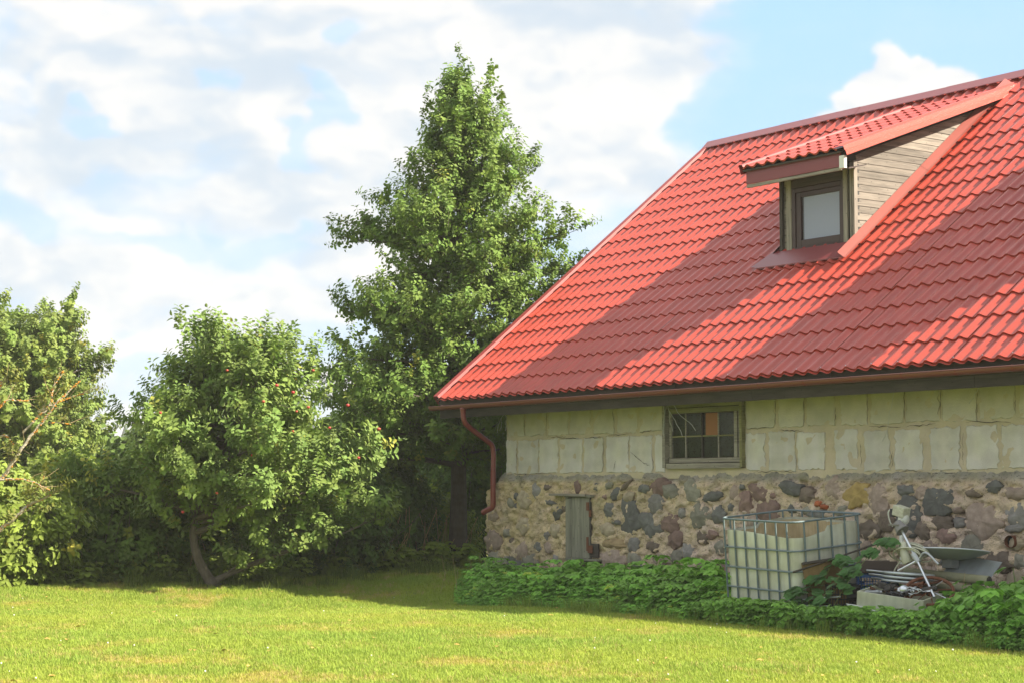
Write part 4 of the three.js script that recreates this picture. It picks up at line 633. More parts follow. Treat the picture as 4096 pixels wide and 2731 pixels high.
// ================================================================ GRASS AND WEEDS
{
  const r = rng(909), tuft = (seed, n, h, sp, w) => { const q = rng(seed), g = new GB(); for (let k = 0; k < n; k++) { const a = q() * 6.28, x = (q() - 0.5) * sp, z = (q() - 0.5) * sp, H = h * (0.5 + 0.7 * q()), b = 0.25 + 0.6 * q(), dx = Math.cos(a), dz = Math.sin(a), W = w * (0.7 + 0.6 * q()); const i0 = g.v(x - dz * W, 0, z + dx * W), i1 = g.v(x + dz * W, 0, z - dx * W), i2 = g.v(x + dx * H * b * 0.35 - dz * W * 0.8, H * 0.6, z + dz * H * b * 0.35 + dx * W * 0.8), i3 = g.v(x + dx * H * b * 0.35 + dz * W * 0.8, H * 0.6, z + dz * H * b * 0.35 - dx * W * 0.8), i4 = g.v(x + dx * H * b, H * (1 - b * 0.25), z + dz * H * b); g.quad(i0, i1, i3, i2); g.tri(i2, i3, i4); } return g.geo(); };
  const gm = new THREE.MeshPhysicalMaterial({ color: 0xffffff, roughness: 0.95, specularIntensity: 0.35, transmission: 0.42, thickness: 0 });
  const inBed = (x, z) => x > 0.2 && z > -1 && z < 0.4 + 2.2 * smoothstep(x, 0, 3.5);
  const sets = [[tuft(1, 12, 0.042, 0.1, 0.0026), []], [tuft(2, 12, 0.05, 0.1, 0.0026), []], [tuft(3, 10, 0.07, 0.09, 0.0028), []]];
  for (let k = 0; k < 170000; k++) {
    const d = 13.2 + 21.5 * Math.pow(r(), 0.8), X = (r() - 0.5) * 2 * (0.285 * d + 0.6), Z = -d, [x, z] = toLocal(X, Z); if (z < 0.3 && x > -0.2) continue; if (inBed(x, z) && r() < 0.85) continue;
    const y = dry(X, Z), l = lush(X, Z), s = (0.75 + 0.5 * r()) * (1 - 0.25 * y) * (1 + 0.7 * Math.max(0, l)), q = 0.95 + 0.1 * r(), st = r() < 0.04 + 0.4 * y;
    const c = st ? [0.5 * q, 0.4 * q, 0.14 * q] : [lerp(0.31, 0.38, y) * q * (1 - 0.35 * l), lerp(0.385, 0.37, y) * q * (1 - 0.1 * l), 0.05 * q];
    const t = d > 27.5 && r() < 0.25 ? 2 : r() < 0.5 ? 0 : 1; sets[t][1].push([X, groundY(X, Z), Z, s, c]);
  }
  { // clover heads and fallen leaves dotted over the lawn
    const cl = new THREE.IcosahedronGeometry(0.008, 0), fl = new GB(); leaf(fl, V(0, 0.03, 0), V(1, 0.15, 0), V(0, 1, 0.2), 0.07, 0.045); const put = (n, g, m, name, label, cat, s0) => { const im = new THREE.InstancedMesh(g, m, n); im.name = name; for (let k = 0; k < n; k++) { const d = 13.5 + 16 * r(), X = (r() - 0.5) * 0.57 * d, Z = -d; im.setMatrixAt(k, mtx.compose(V(X, groundY(X, Z) + s0, Z), qt.setFromAxisAngle(Y1, r() * 6.28), sc3.clone().setScalar(0.7 + 0.6 * r()))); } scene.add(tag(im, label, cat, null, 'stuff')); };
    put(60, cl, std(0.75, 0.74, 0.66, 0.8), 'clover_flowers', 'tiny white clover heads scattered in the lawn', 'flowers', 0.045); put(110, fl.geo(), std(0.42, 0.25, 0.06, 0.8), 'fallen_leaves', 'dry brown leaves scattered on the lawn', 'leaves', 0.0);
  }
  const tall = [tuft(8, 14, 0.26, 0.16, 0.004), []];
  for (let k = 0; k < 900; k++) { const px = -60 + r() * 1900, d = 29.3 + 2.4 * r() + (px > 1000 ? (px - 1000) / 300 : 0), X = ((px - 2048) / 7400) * d, Z = -d; if (n3(X * 1.1, Z * 1.1, 3) < 0.02 + 0.3 * r()) continue; const q = 0.8 + 0.4 * r(); tall[1].push([X, groundY(X, Z), Z, 0.5 + 0.8 * r(), [0.15 * q, 0.2 * q, 0.03 * q]]); }
  for (let k = 0; k < 700; k++) { const x = -0.3 + 14 * r(), z = 0.6 + 1.95 * smoothstep(x, 0.2, 5.5) + (r() - 0.35) * 0.6, P = toWorld(x, 0, z), q = 0.8 + 0.4 * r(); if (n3(P.x, P.z, 9) < -0.1 + 0.3 * r()) continue; tall[1].push([P.x, groundY(P.x, P.z), P.z, 0.35 + 0.6 * r(), [0.2 * q, 0.27 * q, 0.04 * q]]); }
  const lawnG = new THREE.Group(); lawnG.name = 'grass'; scene.add(tag(lawnG, 'short mown grass blades with longer tufts along the hedge', 'grass', null, 'stuff'));
  [...sets, tall].forEach(([g, l]) => { const m = new THREE.InstancedMesh(g, gm, l.length); m.name = numbered('blades'); l.forEach(([x, y, z, s, c], i) => { m.setMatrixAt(i, mtx.compose(V(x, y - 0.004, z), qt.setFromAxisAngle(Y1, (i * 2.4) % 6.28), V(s, s, s))); m.setColorAt(i, colr.setRGB(...c)); }); m.receiveShadow = m.castShadow = true; m.userData.kind = 'stuff'; lawnG.add(m); });
}
// weeds along the wall: upright stems with toothed three-part leaves, broader leaves towards the right
function weedGeo(seed, { h = 0.42, stems = 7, L = 0.105, spread = 0.18, W = 0.08 }) {
  const r = rng(seed), g = new GB();
  for (let k = 0; k < stems; k++) {
    const a = r() * 6.28, d = V(Math.cos(a) * 0.4, 1, Math.sin(a) * 0.4).normalize(), p = V((r() - 0.5) * spread, 0, (r() - 0.5) * spread), H = h * (0.55 + 0.6 * r()), pts = []; for (let j = 0; j <= 4; j++) { pts.push(p.clone()); p.addScaledVector(d, H / 4); d.add(V((r() - 0.5) * 0.3, 0, (r() - 0.5) * 0.3)).normalize(); } g.tube(pts, 0.003, 3, false);
    for (let j = 1; j <= 4; j++) for (let s = 0; s < (j === 4 ? 3 : 2); s++) {
      const b = pts[j], aa = r() * 6.28, out = V(Math.cos(aa), 0.25 + 0.3 * r(), Math.sin(aa)).normalize(), e = b.clone().addScaledVector(out, L * 0.75), up = V((r() - 0.5) * 0.5, 1, (r() - 0.5) * 0.5); g.tube([b, e], 0.0018, 3, false);
      for (const t of [-0.95, 0, 0.95]) leaf(g, e, out.clone().setY(-0.05 - 0.3 * r()).applyAxisAngle(Y1, t), up, L * (t ? 0.8 : 1) * (0.8 + 0.4 * r()), W * (0.8 + 0.4 * r()), 0.25, 0.25);
    }
  }
  return g.geo();
}
function bindGeo(seed, h = 0.55) { const r = rng(seed), g = new GB(); for (let k = 0; k < 5; k++) { const a = r() * 6.28, d = V(Math.cos(a) * 0.5, 1, Math.sin(a) * 0.5).normalize(), p = V((r() - 0.5) * 0.2, 0, (r() - 0.5) * 0.2), pts = []; for (let j = 0; j <= 5; j++) { pts.push(p.clone()); p.addScaledVector(d, h / 5 * (0.7 + 0.5 * r())); d.add(V((r() - 0.5) * 0.6, -0.08, (r() - 0.5) * 0.6)).normalize(); } g.tube(pts, 0.003, 3, false); for (let j = 1; j <= 5; j++) for (let s = 0; s < 2; s++) { const aa = r() * 6.28, o = V(Math.cos(aa), 0.15, Math.sin(aa)), e = pts[j].clone().addScaledVector(o, 0.05); leaf(g, e, V(o.x, -0.3 - 0.3 * r(), o.z), V(0.3 * (r() - 0.5), 1, 0.3 * (r() - 0.5)), 0.12 * (0.7 + 0.5 * r()), 0.1, 0.2, 0.2); } } return g.geo(); }
{
  const r = rng(515), geos = [weedGeo(1, {}), weedGeo(2, { h: 0.36 }), weedGeo(3, { h: 0.5, L: 0.125, W: 0.095 }), bindGeo(4), bindGeo(5, 0.65)], lists = geos.map(() => []), bed = new THREE.Group(); bed.name = 'weeds'; scene.add(tag(bed, 'dense green weeds growing along the foot of the wall', 'weeds', null, 'stuff'));
  const ibc = (x, z) => Math.abs(x - 9.15) < 0.72 && Math.abs(z - 1.72) < 0.62;
  for (let k = 0; k < 6200; k++) {
    const x = -0.5 + 14.6 * Math.pow(r(), 0.9), zmax = (0.7 + 1.85 * smoothstep(x, -0.3, 3.2) + 0.1 * Math.max(0, x - 10)) + 0.3 * fbm(x * 0.9, 2, 3, 3), z = 0.06 + r() * (zmax - 0.06); if (ibc(x, z)) continue;
    const junk = x > 9.7 && x < 12.0 && z < 2.15; if (junk && r() < 0.93) continue; if (x < 0.3 && z < 0.5 && r() < 0.6) continue;
    const front = clamp((zmax - z) / 0.5, 0.35, 1), P = toWorld(x, 0, z), right = x > 9.2 && (z > 1.5 || x > 11.4); const w = right && r() < 0.45 ? 3 + Math.floor(r() * 2) : Math.floor(r() * 3), q = 0.75 + 0.5 * r(), wall = lerp(0.42, 1, smoothstep(z, 0.3, 1.5)) * (x < 4 ? 0.8 : 1);
    const s = (0.6 + 0.45 * r()) * front * wall * (x > 11.6 ? 1.0 : 0.85) * (x > 9.6 && x < 12 && z > 1.5 ? (z > 2.5 ? 0.75 : 0.5) : 1);
    if (x < 8 && z < 0.8 && r() < 0.45) continue; const odd = r(); lists[w].push([P.x, groundY(P.x, P.z) - 0.02, P.z, s * (odd < 0.05 ? 1.45 : 1), odd > 0.965 ? [q * 1.9, q * 1.25, q] : [q, q * (0.95 + 0.15 * r()), q]]);
  }
  { const g = new GB(); for (let k = 0; k < 70; k++) { const x = 0.5 + 12 * r(), z = 0.4 + 1.6 * r(); if (ibc(x, z)) continue; const P = toWorld(x, 0, z), b = V(P.x, groundY(P.x, P.z), P.z), h = 0.3 + 0.35 * r(), dx = (r() - 0.5) * 0.2, dz = (r() - 0.5) * 0.2; g.tube([b, b.clone().add(V(dx * 0.4, h * 0.5, dz * 0.4)), b.clone().add(V(dx, h, dz))], 0.003, 3, false); } const m = mk('dead_stems', g.geo(), std(0.38, 0.28, 0.15, 0.9), bed, 'stuff'); m.name = 'dead_stem'; }
  for (let k = 0; k < 190; k++) { const x = 9.9 + 2.2 * r(), P = toWorld(x, 0, 2.28 + 0.45 * r()), q = 0.8 + 0.4 * r(); lists[r() < 0.7 ? Math.floor(r() * 3) : 3].push([P.x, groundY(P.x, P.z) - 0.02, P.z, 0.4 + 0.28 * r(), [q, q, q]]); }
  for (let k = 0; k < 110; k++) { const x = 8.1 + 1.9 * r(), P = toWorld(x, 0, 2.38 + 0.3 * r()), q = 0.8 + 0.4 * r(); lists[Math.floor(r() * 3)].push([P.x, groundY(P.x, P.z) - 0.02, P.z, 0.38 + 0.3 * r() * (x > 8.8 ? 1 : 0.6), [q, q, q]]); }
  geos.forEach((g, k) => { const l = lists[k], m = new THREE.InstancedMesh(g, k < 3 ? leafMat(0.22, 0.42, 0.055, 0.45) : leafMat(0.18, 0.35, 0.055, 0.42), l.length); m.name = numbered('weed'); l.forEach(([x, y, z, s, c], i) => { m.setMatrixAt(i, mtx.compose(V(x, y, z), qt.setFromAxisAngle(Y1, (i * 1.7) % 6.28), V(s, s, s))); m.setColorAt(i, colr.setRGB(...c)); }); m.castShadow = m.receiveShadow = true; m.userData.kind = 'stuff'; bed.add(m); });
}

{
  const r = rng(616), gs = [weedGeo(21, { h: 0.34, stems: 6 }), weedGeo(22, { h: 0.26, L: 0.085 })], ls = [[], []], ug = new THREE.Group(), st = new GB(); ug.name = 'undergrowth'; scene.add(tag(ug, 'low leafy undergrowth and dry stems at the foot of the hedge', 'undergrowth', null, 'stuff'));
  for (let k = 0; k < 420; k++) { const px = -80 + r() * 1960, d = 30.4 + r() * 1.6 + (px > 900 ? (px - 900) / 260 : 0) - (px < 400 ? 0.8 : 0), X = ((px - 2048) / 7400) * d, q = 0.75 + 0.6 * r(); if (n3(X * 0.8, d, 4) < -0.15) continue; ls[k & 1].push([X, groundY(X, -d) - 0.02, -d, 0.6 + 0.8 * r(), [q * 1.15, q, q * 0.9]]); if (k % 3 === 0) { const b = V(X, groundY(X, -d), -d - 0.2), h = 0.5 + 0.7 * r(), a = (r() - 0.5) * 0.7; st.tube([b, b.clone().add(V(a * 0.3, h * 0.5, 0)), b.clone().add(V(a, h, (r() - 0.5) * 0.3))], 0.006, 3, false); } }
  gs.forEach((g, k) => { const m = new THREE.InstancedMesh(g, leafMat(0.24, 0.36, 0.05, 0.45), ls[k].length); m.name = numbered('low_plant'); ls[k].forEach(([x, y, z, s2, c], i) => { m.setMatrixAt(i, mtx.compose(V(x, y, z), qt.setFromAxisAngle(Y1, (i * 1.9) % 6.28), V(s2, s2, s2))); m.setColorAt(i, colr.setRGB(...c)); }); m.userData.kind = 'stuff'; m.castShadow = m.receiveShadow = true; ug.add(m); });  // leaf colour brightened as if sunlit, though trees shade these plants
  mk('dry_stem', st.geo(), std(0.42, 0.27, 0.13, 0.9), ug, 'stuff');
}

// ================================================================ THE WATER TANK AND THE SCRAP HEAP
{
  const t = thing('water_tank', 'cut open white plastic tank in a galvanized cage against the fieldstone wall', 'tank', [3.54, 0.0, -23.2]); t.scale.setScalar(1.03); t.rotation.set(0.085, -0.99, -0.024, 'YXZ');
  const L = 1.34, Wd = 1.12, H = 1.1, r = rng(3);
  const loop = (l, w, rr, n = 10) => { const o = []; for (const [sx, sz, a0] of [[1, 1, 0], [-1, 1, 1], [-1, -1, 2], [1, -1, 3]]) for (let k = 0; k <= n; k++) { const a = (a0 + k / n) * Math.PI / 2; o.push([sx * (l / 2 - rr) + Math.cos(a) * rr, sz * (w / 2 - rr) + Math.sin(a) * rr]); } return o; };
  const fine = (l, w, rr) => { const c = loop(l, w, rr, 5), o = []; for (let k = 0; k < c.length; k++) { const a = c[k], b = c[(k + 1) % c.length], d = Math.hypot(b[0] - a[0], b[1] - a[1]), n = Math.max(1, Math.round(d / 0.05)); for (let j = 0; j < n; j++) o.push([lerp(a[0], b[0], j / n), lerp(a[1], b[1], j / n)]); } return o; };
  const rim = fine(L - 0.05, Wd - 0.05, 0.13), n = rim.length, g = new GB(), hi = (x, z) => 0.95 + 0.03 * fbm(x * 2, z * 2, 3, 3) - 0.05 * smoothstep(x, -0.2, 0.6) * smoothstep(z, 0, 0.4) + (z < 0 ? 0.06 : 0);
  const skin = (off, flip, y0) => { const s = g.p.length / 3, m = 12; for (let j = 0; j <= m; j++) for (let k = 0; k <= n; k++) { const [x, z] = rim[k % n], rr = Math.hypot(x, z), top = hi(x, z), y = lerp(y0, top, j / m), bul = 0.012 * Math.abs(Math.sin(y * 12.5)) + 0.006 * Math.abs(Math.sin((x + z) * 14)) - 0.012, q = 1 - (off - bul) / rr; g.v(x * q, y, z * q, (k / n) * 4.6, y); } for (let j = 0; j < m; j++) for (let k = 0; k < n; k++) { const a = s + j * (n + 1) + k; g.quad(a, a + 1, a + n + 2, a + n + 1); } return s + 12 * (n + 1); };
  const a = skin(0, 0, 0.02), b = skin(0.012, 1, 0.02); for (let k = 0; k < n; k++) g.quad(a + k, a + k + 1, b + k + 1, b + k);
  mk('plastic_tank', g.geo(), std(0.66, 0.675, 0.57, 0.5, { map: rep(T.dirt, 0.8), transmission: 0.12, thickness: 0 }), t);
  mk('tank_bottom', box(L - 0.2, 0.02, Wd - 0.2, 0, 0.3, 0), std(0.12, 0.085, 0.04, 0.9), t);
  const li = fine(L - 0.085, Wd - 0.085, 0.12), lg = new GB(), s0 = 0; for (let j = 0; j < 2; j++) for (let k = 0; k <= li.length; k++) { const [x, z] = li[k % li.length]; lg.v(x, j ? hi(x, z) - 0.03 : 0.31, z, k * 0.05, j * 0.5); } for (let k = 0; k < li.length; k++) lg.quad(k, k + 1, k + li.length + 2, k + li.length + 1);
  mk('dirt_crust', lg.geo(), std(0.5, 0.4, 0.23, 0.95, { map: rep(T.dirt, 1.7) }), t);
  const cage = loop(L, Wd, 0.12).map(([x, z]) => [x, z]);
  for (const y of [0.02, 0.27, 0.51, 0.75, 1.09]) { const p = cage.map(([x, z]) => V(x, y + 0.004 * (r() - 0.5), z)); p.push(p[0].clone()); mk('cage_rail', new GB().tube(p, y > 1 ? 0.0125 : 0.011, 7, false).geo(), M.galv, t); }
  const bar = (x, z) => { mk('cage_bar', new GB().tube([V(x, 0, z), V(x + 0.003 * (r() - 0.5), 0.5, z), V(x, 1.09, z)], 0.0115, 7).geo(), M.galv, t); };
  for (let k = 0; k < 7; k++) { const x = lerp(-L / 2 + 0.07, L / 2 - 0.14, k / 6); bar(x, Wd / 2 - 0.006); bar(x, -Wd / 2 + 0.006); }
  for (let k = 0; k < 5; k++) { const z = lerp(-Wd / 2 + 0.1, Wd / 2 - 0.16, k / 4); bar(L / 2 - 0.006, z); bar(-L / 2 + 0.006, z); }
}
const J = (name, label, cat, x, y, z, ry = 0, group) => { const P = toWorld(x, y, z), t = thing(name, label, cat, P.toArray(), group); t.rotation.y = HA + ry; return t; };
// satellite dish lying on the heap with its arm and receiver
{
  const t = J('satellite_dish', 'grey satellite dish lying face up on top of the scrap heap', 'dish', 11.0, 0.62, 1.0), R = 0.46, g = new GB(); t.rotation.set(-0.1, HA, 0.03, 'YXZ');
  for (let s = 0; s < 2; s++) { const b = g.p.length / 3; for (let j = 0; j <= 7; j++) for (let k = 0; k <= 40; k++) { const q = j / 7, a = (k / 40) * 6.2832; g.v(Math.cos(a) * R * q, 0.11 * q * q - s * 0.006, Math.sin(a) * R * q * 0.94); } for (let j = 0; j < 7; j++) for (let k = 0; k < 40; k++) { const a = b + j * 41 + k; g.quad(a, a + 1, a + 42, a + 41); } }
  const rimP = []; for (let k = 0; k <= 40; k++) { const a = (k / 40) * 6.2832; rimP.push(V(Math.cos(a) * R, 0.108, Math.sin(a) * R * 0.94)); }
  mk('reflector', g.geo(), std(0.3, 0.33, 0.34, 0.55), t); mk('rim', new GB().tube(rimP, 0.009, 6, false).geo(), std(0.5, 0.53, 0.57, 0.4), t);
  mk('bracket', box(0.14, 0.1, 0.14, 0, -0.05, 0), std(0.2, 0.21, 0.22, 0.5), t);
}
{
  const t = J('dish_arm', 'upright white arm with two receiver heads rising from the scrap heap', 'antenna arm', 10.4, 0.6, 1.18);
  mk('arm', box(0.045, 0.5, 0.035, 0, 0.2, 0), M.white, t); const h = mk('receiver', box(0.18, 0.13, 0.13, 0.0, 0, 0, 0.012), M.cream, t); h.position.set(0.02, 0.585, 0.02); h.rotation.z = -0.25; const h2 = mk('receiver_horn', new GB().tube([V(-0.05, 0, 0), V(0.03, -0.01, 0), V(0.05, -0.012, 0.0)], (q) => (q > 0.6 ? 0.055 : 0.042), 16).geo(), M.white, t); h2.position.set(0.06, 0.5, 0.03);
  mk('connector_plate', box(0.05, 0.1, 0.1, -0.085, 0.57, 0.03), M.black, t); mk('bracket', box(0.12, 0.05, 0.05, 0.02, 0.455, 0.01), M.white, t);
  mk('cable', new GB().tube(new THREE.CatmullRomCurve3([V(-0.09, 0.62, 0.06), V(-0.14, 0.58, 0.07), V(-0.135, 0.46, 0.05), V(-0.12, 0.4, 0.02)]).getPoints(16), 0.009, 6).geo(), M.white, t);
}
{
  const t = J('aluminium_stand', 'thin aluminium pole with a grey tip leaning across the scrap heap', 'pole', 11.03, 0.63, 1.6); const a = V(-0.33, 0.33, -0.1), m = V(-0.03, 0.03, 0), b = V(0.42, -0.4, 0.2);
  mk('pole', new GB().tube([a, a.clone().lerp(m, 0.5), m], 0.017, 10).geo(), M.alu, t); mk('pole', new GB().tube([m, m.clone().lerp(b, 0.5), b], 0.0155, 10).geo(), M.alu, t); mk('collar', new GB().tube([V(-0.07, 0.07, 0), V(0.02, -0.02, 0.01)], 0.032, 12).geo(), std(0.4, 0.42, 0.43, 0.4), t);
  mk('strut', new GB().tube([V(0, 0, 0), V(-0.22, -0.13, 0.1)], 0.014, 8).geo(), M.alu, t); mk('bent_tube', new GB().tube(new THREE.CatmullRomCurve3([V(0.02, 0.01, 0), V(0.08, 0.08, 0), V(0.16, 0.085, 0.02), V(0.4, -0.03, 0.1)]).getPoints(14), 0.014, 8).geo(), std(0.4, 0.42, 0.44, 0.4, { metalness: 0.5 }), t);
  const c = mk('tip_cone', new THREE.CylinderGeometry(0.05, 0.085, 0.13, 14), std(0.19, 0.18, 0.17, 0.8), t); c.position.set(-0.38, 0.38, -0.12); c.rotation.z = 0.75; mk('tip_plate', box(0.16, 0.02, 0.16, 0, 0, 0), std(0.16, 0.15, 0.13, 0.8), t).position.set(-0.42, 0.4, -0.13);
}
{
  const t = J('cable_coil', 'loose coil of cream coloured cable tied round the pole', 'cable', 10.8, 0.71, 1.45), g = new GB(), r = rng(9);
  for (let k = 0; k < 11; k++) { const R = 0.15 + 0.07 * r(), tl = (r() - 0.5) * 0.9, pts = [], ox = (r() - 0.5) * 0.22, oy = (r() - 0.5) * 0.07; for (let q = 0; q <= 26; q++) { const a = (q / 26) * 6.2832; const v = V(Math.cos(a) * R, Math.sin(a) * R * 0.42, Math.sin(a) * R * 0.5); v.applyAxisAngle(V(0, 0, 1), tl * 0.5).add(V(ox, oy, 0.02 * k - 0.1)); pts.push(v); } g.tube(pts, 0.0085, 6, false); }
  mk('loops', g.geo(), M.cream, t); mk('wrapped_bundle', metric(new GB().tube([V(-0.03, 0.12, 0.12), V(0, 0, 0.13), V(0.05, -0.12, 0.12)], (q) => 0.04 + 0.025 * q, 10).geo()), M.cream, t); mk('cable_end', new GB().tube(new THREE.CatmullRomCurve3([V(-0.05, -0.1, 0.14), V(-0.12, -0.2, 0.16), V(-0.15, -0.3, 0.16)]).getPoints(10), 0.0085, 6).geo(), M.cream, t);
}
{ const t = J('sheet_metal_panel', 'flat pale grey sheet lying behind the satellite dish', 'panel', 11.2, 0.53, 0.85); t.rotation.set(0.62, HA + 0.12, -0.16, 'YXZ'); mk('sheet', metric(box(0.6, 0.012, 0.36, 0, 0, 0)), std(0.3, 0.33, 0.355, 0.5, { map: T.dirt }), t); mk('folded_edge', box(0.6, 0.03, 0.012, 0, -0.016, 0.18), std(0.22, 0.24, 0.26, 0.5), t); }
{ const pm = std(0.27, 0.265, 0.165, 0.85, { map: rep(T.dirt, 1.5) });
  const t = J('long_pipe', 'long olive grey pipe lying across the heap under the dish', 'pipe', 11.05, 0.43, 1.05); mk('pipe_body', new GB().tube([V(-0.6, 0.03, 0.12), V(0, 0, 0.06), V(0.56, -0.03, 0)], 0.056, 14).geo(), pm, t); mk('pipe_mouth', new GB().tube([V(0.562, -0.03, 0), V(0.57, -0.03, 0)], 0.047, 14).geo(), M.dark, t);
  const u = J('short_pipe', 'shorter pipe lying just below the long olive pipe', 'pipe', 11.0, 0.3, 1.12); mk('pipe_body', new GB().tube([V(-0.5, 0, 0.05), V(0.42, 0.0, 0)], 0.045, 14).geo(), pm, u); mk('pipe_mouth', new GB().tube([V(0.421, 0, 0), V(0.43, 0, 0)], 0.037, 14).geo(), M.dark, u); }
{ // stack of three round folding stools
  for (let k = 0; k < 3; k++) { const t = J('folding_stool', ['lowest round seat with chrome tube legs in the stack under the pole', 'middle round seat with chrome tube legs in the stack under the pole', 'top round seat of the stack under the pole'][k], 'stool', 10.77 + k * 0.012, 0.37 + k * 0.045, 1.5); t.rotation.set(-0.06, HA + 0.1 * k, -0.04, 'YXZ');
    const pts = []; for (let q = 0; q <= 36; q++) { const a = (q / 36) * 6.2832; pts.push(V(Math.cos(a) * 0.29, 0, Math.sin(a) * 0.29)); } mk('rim', new GB().tube(pts, 0.015, 8, false).geo(), std(0.45, 0.49, 0.5, 0.4, { metalness: 0.3 }), t); mk('seat', new THREE.CylinderGeometry(0.282, 0.27, 0.02, 36), k === 2 ? std(0.4, 0.36, 0.27, 0.7, { map: T.dirt }) : std(0.24, 0.25, 0.24, 0.6), t);
    for (const z of [0.14, 0.2]) mk('leg', new GB().tube([V(-0.47 - 0.02 * k, 0, z - 0.1), V(0.2, -0.005, z)], 0.013, 8).geo(), M.alu, t); } }
{ const t = J('round_board', 'dark warped round board with a rusty edge under the stool stack', 'board', 10.8, 0.31, 1.5); t.rotation.set(0.1, HA, 0.16, 'YXZ'); const pts = []; for (let q = 0; q <= 30; q++) { const a = (q / 30) * 6.2832; pts.push(V(Math.cos(a) * 0.42, 0, Math.sin(a) * 0.3)); } mk('board', new THREE.CylinderGeometry(0.42, 0.42, 0.02, 30).scale(1, 1, 0.72), M.dark, t); mk('rusty_edge', new GB().tube(pts, 0.012, 6, false).geo(), M.rust, t); }
{ const t = J('brown_tray', 'dark brown crate lid resting on the blue crate', 'crate lid', 10.0, 0.5, 1.2); t.rotation.set(0.02, HA - 0.75, 0.06, 'YXZ'); const m = std(0.085, 0.062, 0.05, 0.8); for (const [w, d, x, z] of [[0.62, 0.025, 0, 0.22], [0.62, 0.025, 0, -0.22], [0.025, 0.415, -0.3, 0], [0.025, 0.415, 0.3, 0]]) mk('side', box(w, 0.13, d, x, 0, z), m, t); mk('lid', box(0.6, 0.02, 0.42, 0, 0.04, 0), m, t); for (let k = 0; k < 4; k++) mk('rib', box(0.04, 0.03, 0.3, -0.2 + k * 0.13, 0.065, 0), m, t); }
const crate = (name, label, x, y, z, ry, m) => { const t = J(name, label, 'crate', x, y, z, ry); const W = 0.5, D = 0.36, H = 0.26; for (const [w, d, px, pz] of [[W, 0.014, 0, D / 2], [W, 0.014, 0, -D / 2], [0.014, D - 0.03, W / 2, 0], [0.014, D - 0.03, -W / 2, 0]]) { for (const yy of [0.015, H - 0.02]) mk('rail', box(w, 0.035, d, px, yy, pz), m, t); const n = Math.round(Math.max(w, d) / 0.035); for (let k = 0; k <= n; k++) { const q = k / n - 0.5; mk('slat', box(w > d ? 0.009 : 0.01, H, w > d ? 0.01 : 0.009, px + (w > d ? q * (w - 0.02) : 0), H / 2, pz + (w > d ? 0 : q * (d - 0.02)), 0.002), m, t); } for (const yy of [0.09, 0.15]) mk('rail', box(w * 0.98, 0.012, d * 0.98, px, yy, pz, 0.002), m, t); } mk('crate_bottom', box(W - 0.04, 0.012, D - 0.04, 0, 0.008, 0), m, t); mk('back_liner', box(W - 0.06, H - 0.05, 0.006, 0, H / 2, -D / 2 + 0.02), m, t); };
crate('plastic_crate', 'blue plastic crate under the brown lid', 10.08, 0.17, 1.35, -0.75, std(0.02, 0.1, 0.3, 0.5)); crate('plastic_crate', 'black plastic crate in the shade behind the vine leaves', 10.02, 0.06, 1.85, -0.55, M.black);
{ const t = J('plywood_sheet', 'rotten yellow brown sheet standing against the right side of the tank', 'board', 9.93, 0.3, 2.0); t.rotation.set(-0.16, HA + 1.15, 0.14, 'YXZ'); mk('sheet', metric(box(0.5, 0.62, 0.018, 0, 0, 0)), std(0.2, 0.13, 0.05, 0.95, { map: rep(T.dirt, 1.5) }), t); mk('frame_strip', box(0.5, 0.03, 0.03, 0, 0.3, 0.025), M.darkwood, t); }
{ const t = J('wooden_stick', 'thin dark wooden stick lying slanted from the tank over the crates', 'stick', 9.9, 0.62, 1.8); mk('stick', new GB().tube([V(-0.03, -0.15, 0.68), V(0, -0.02, 0.1), V(0.02, 0.17, -0.72)], (q) => 0.014 + 0.006 * Math.sin(q * 9), 6).geo(), M.darkwood, t); }
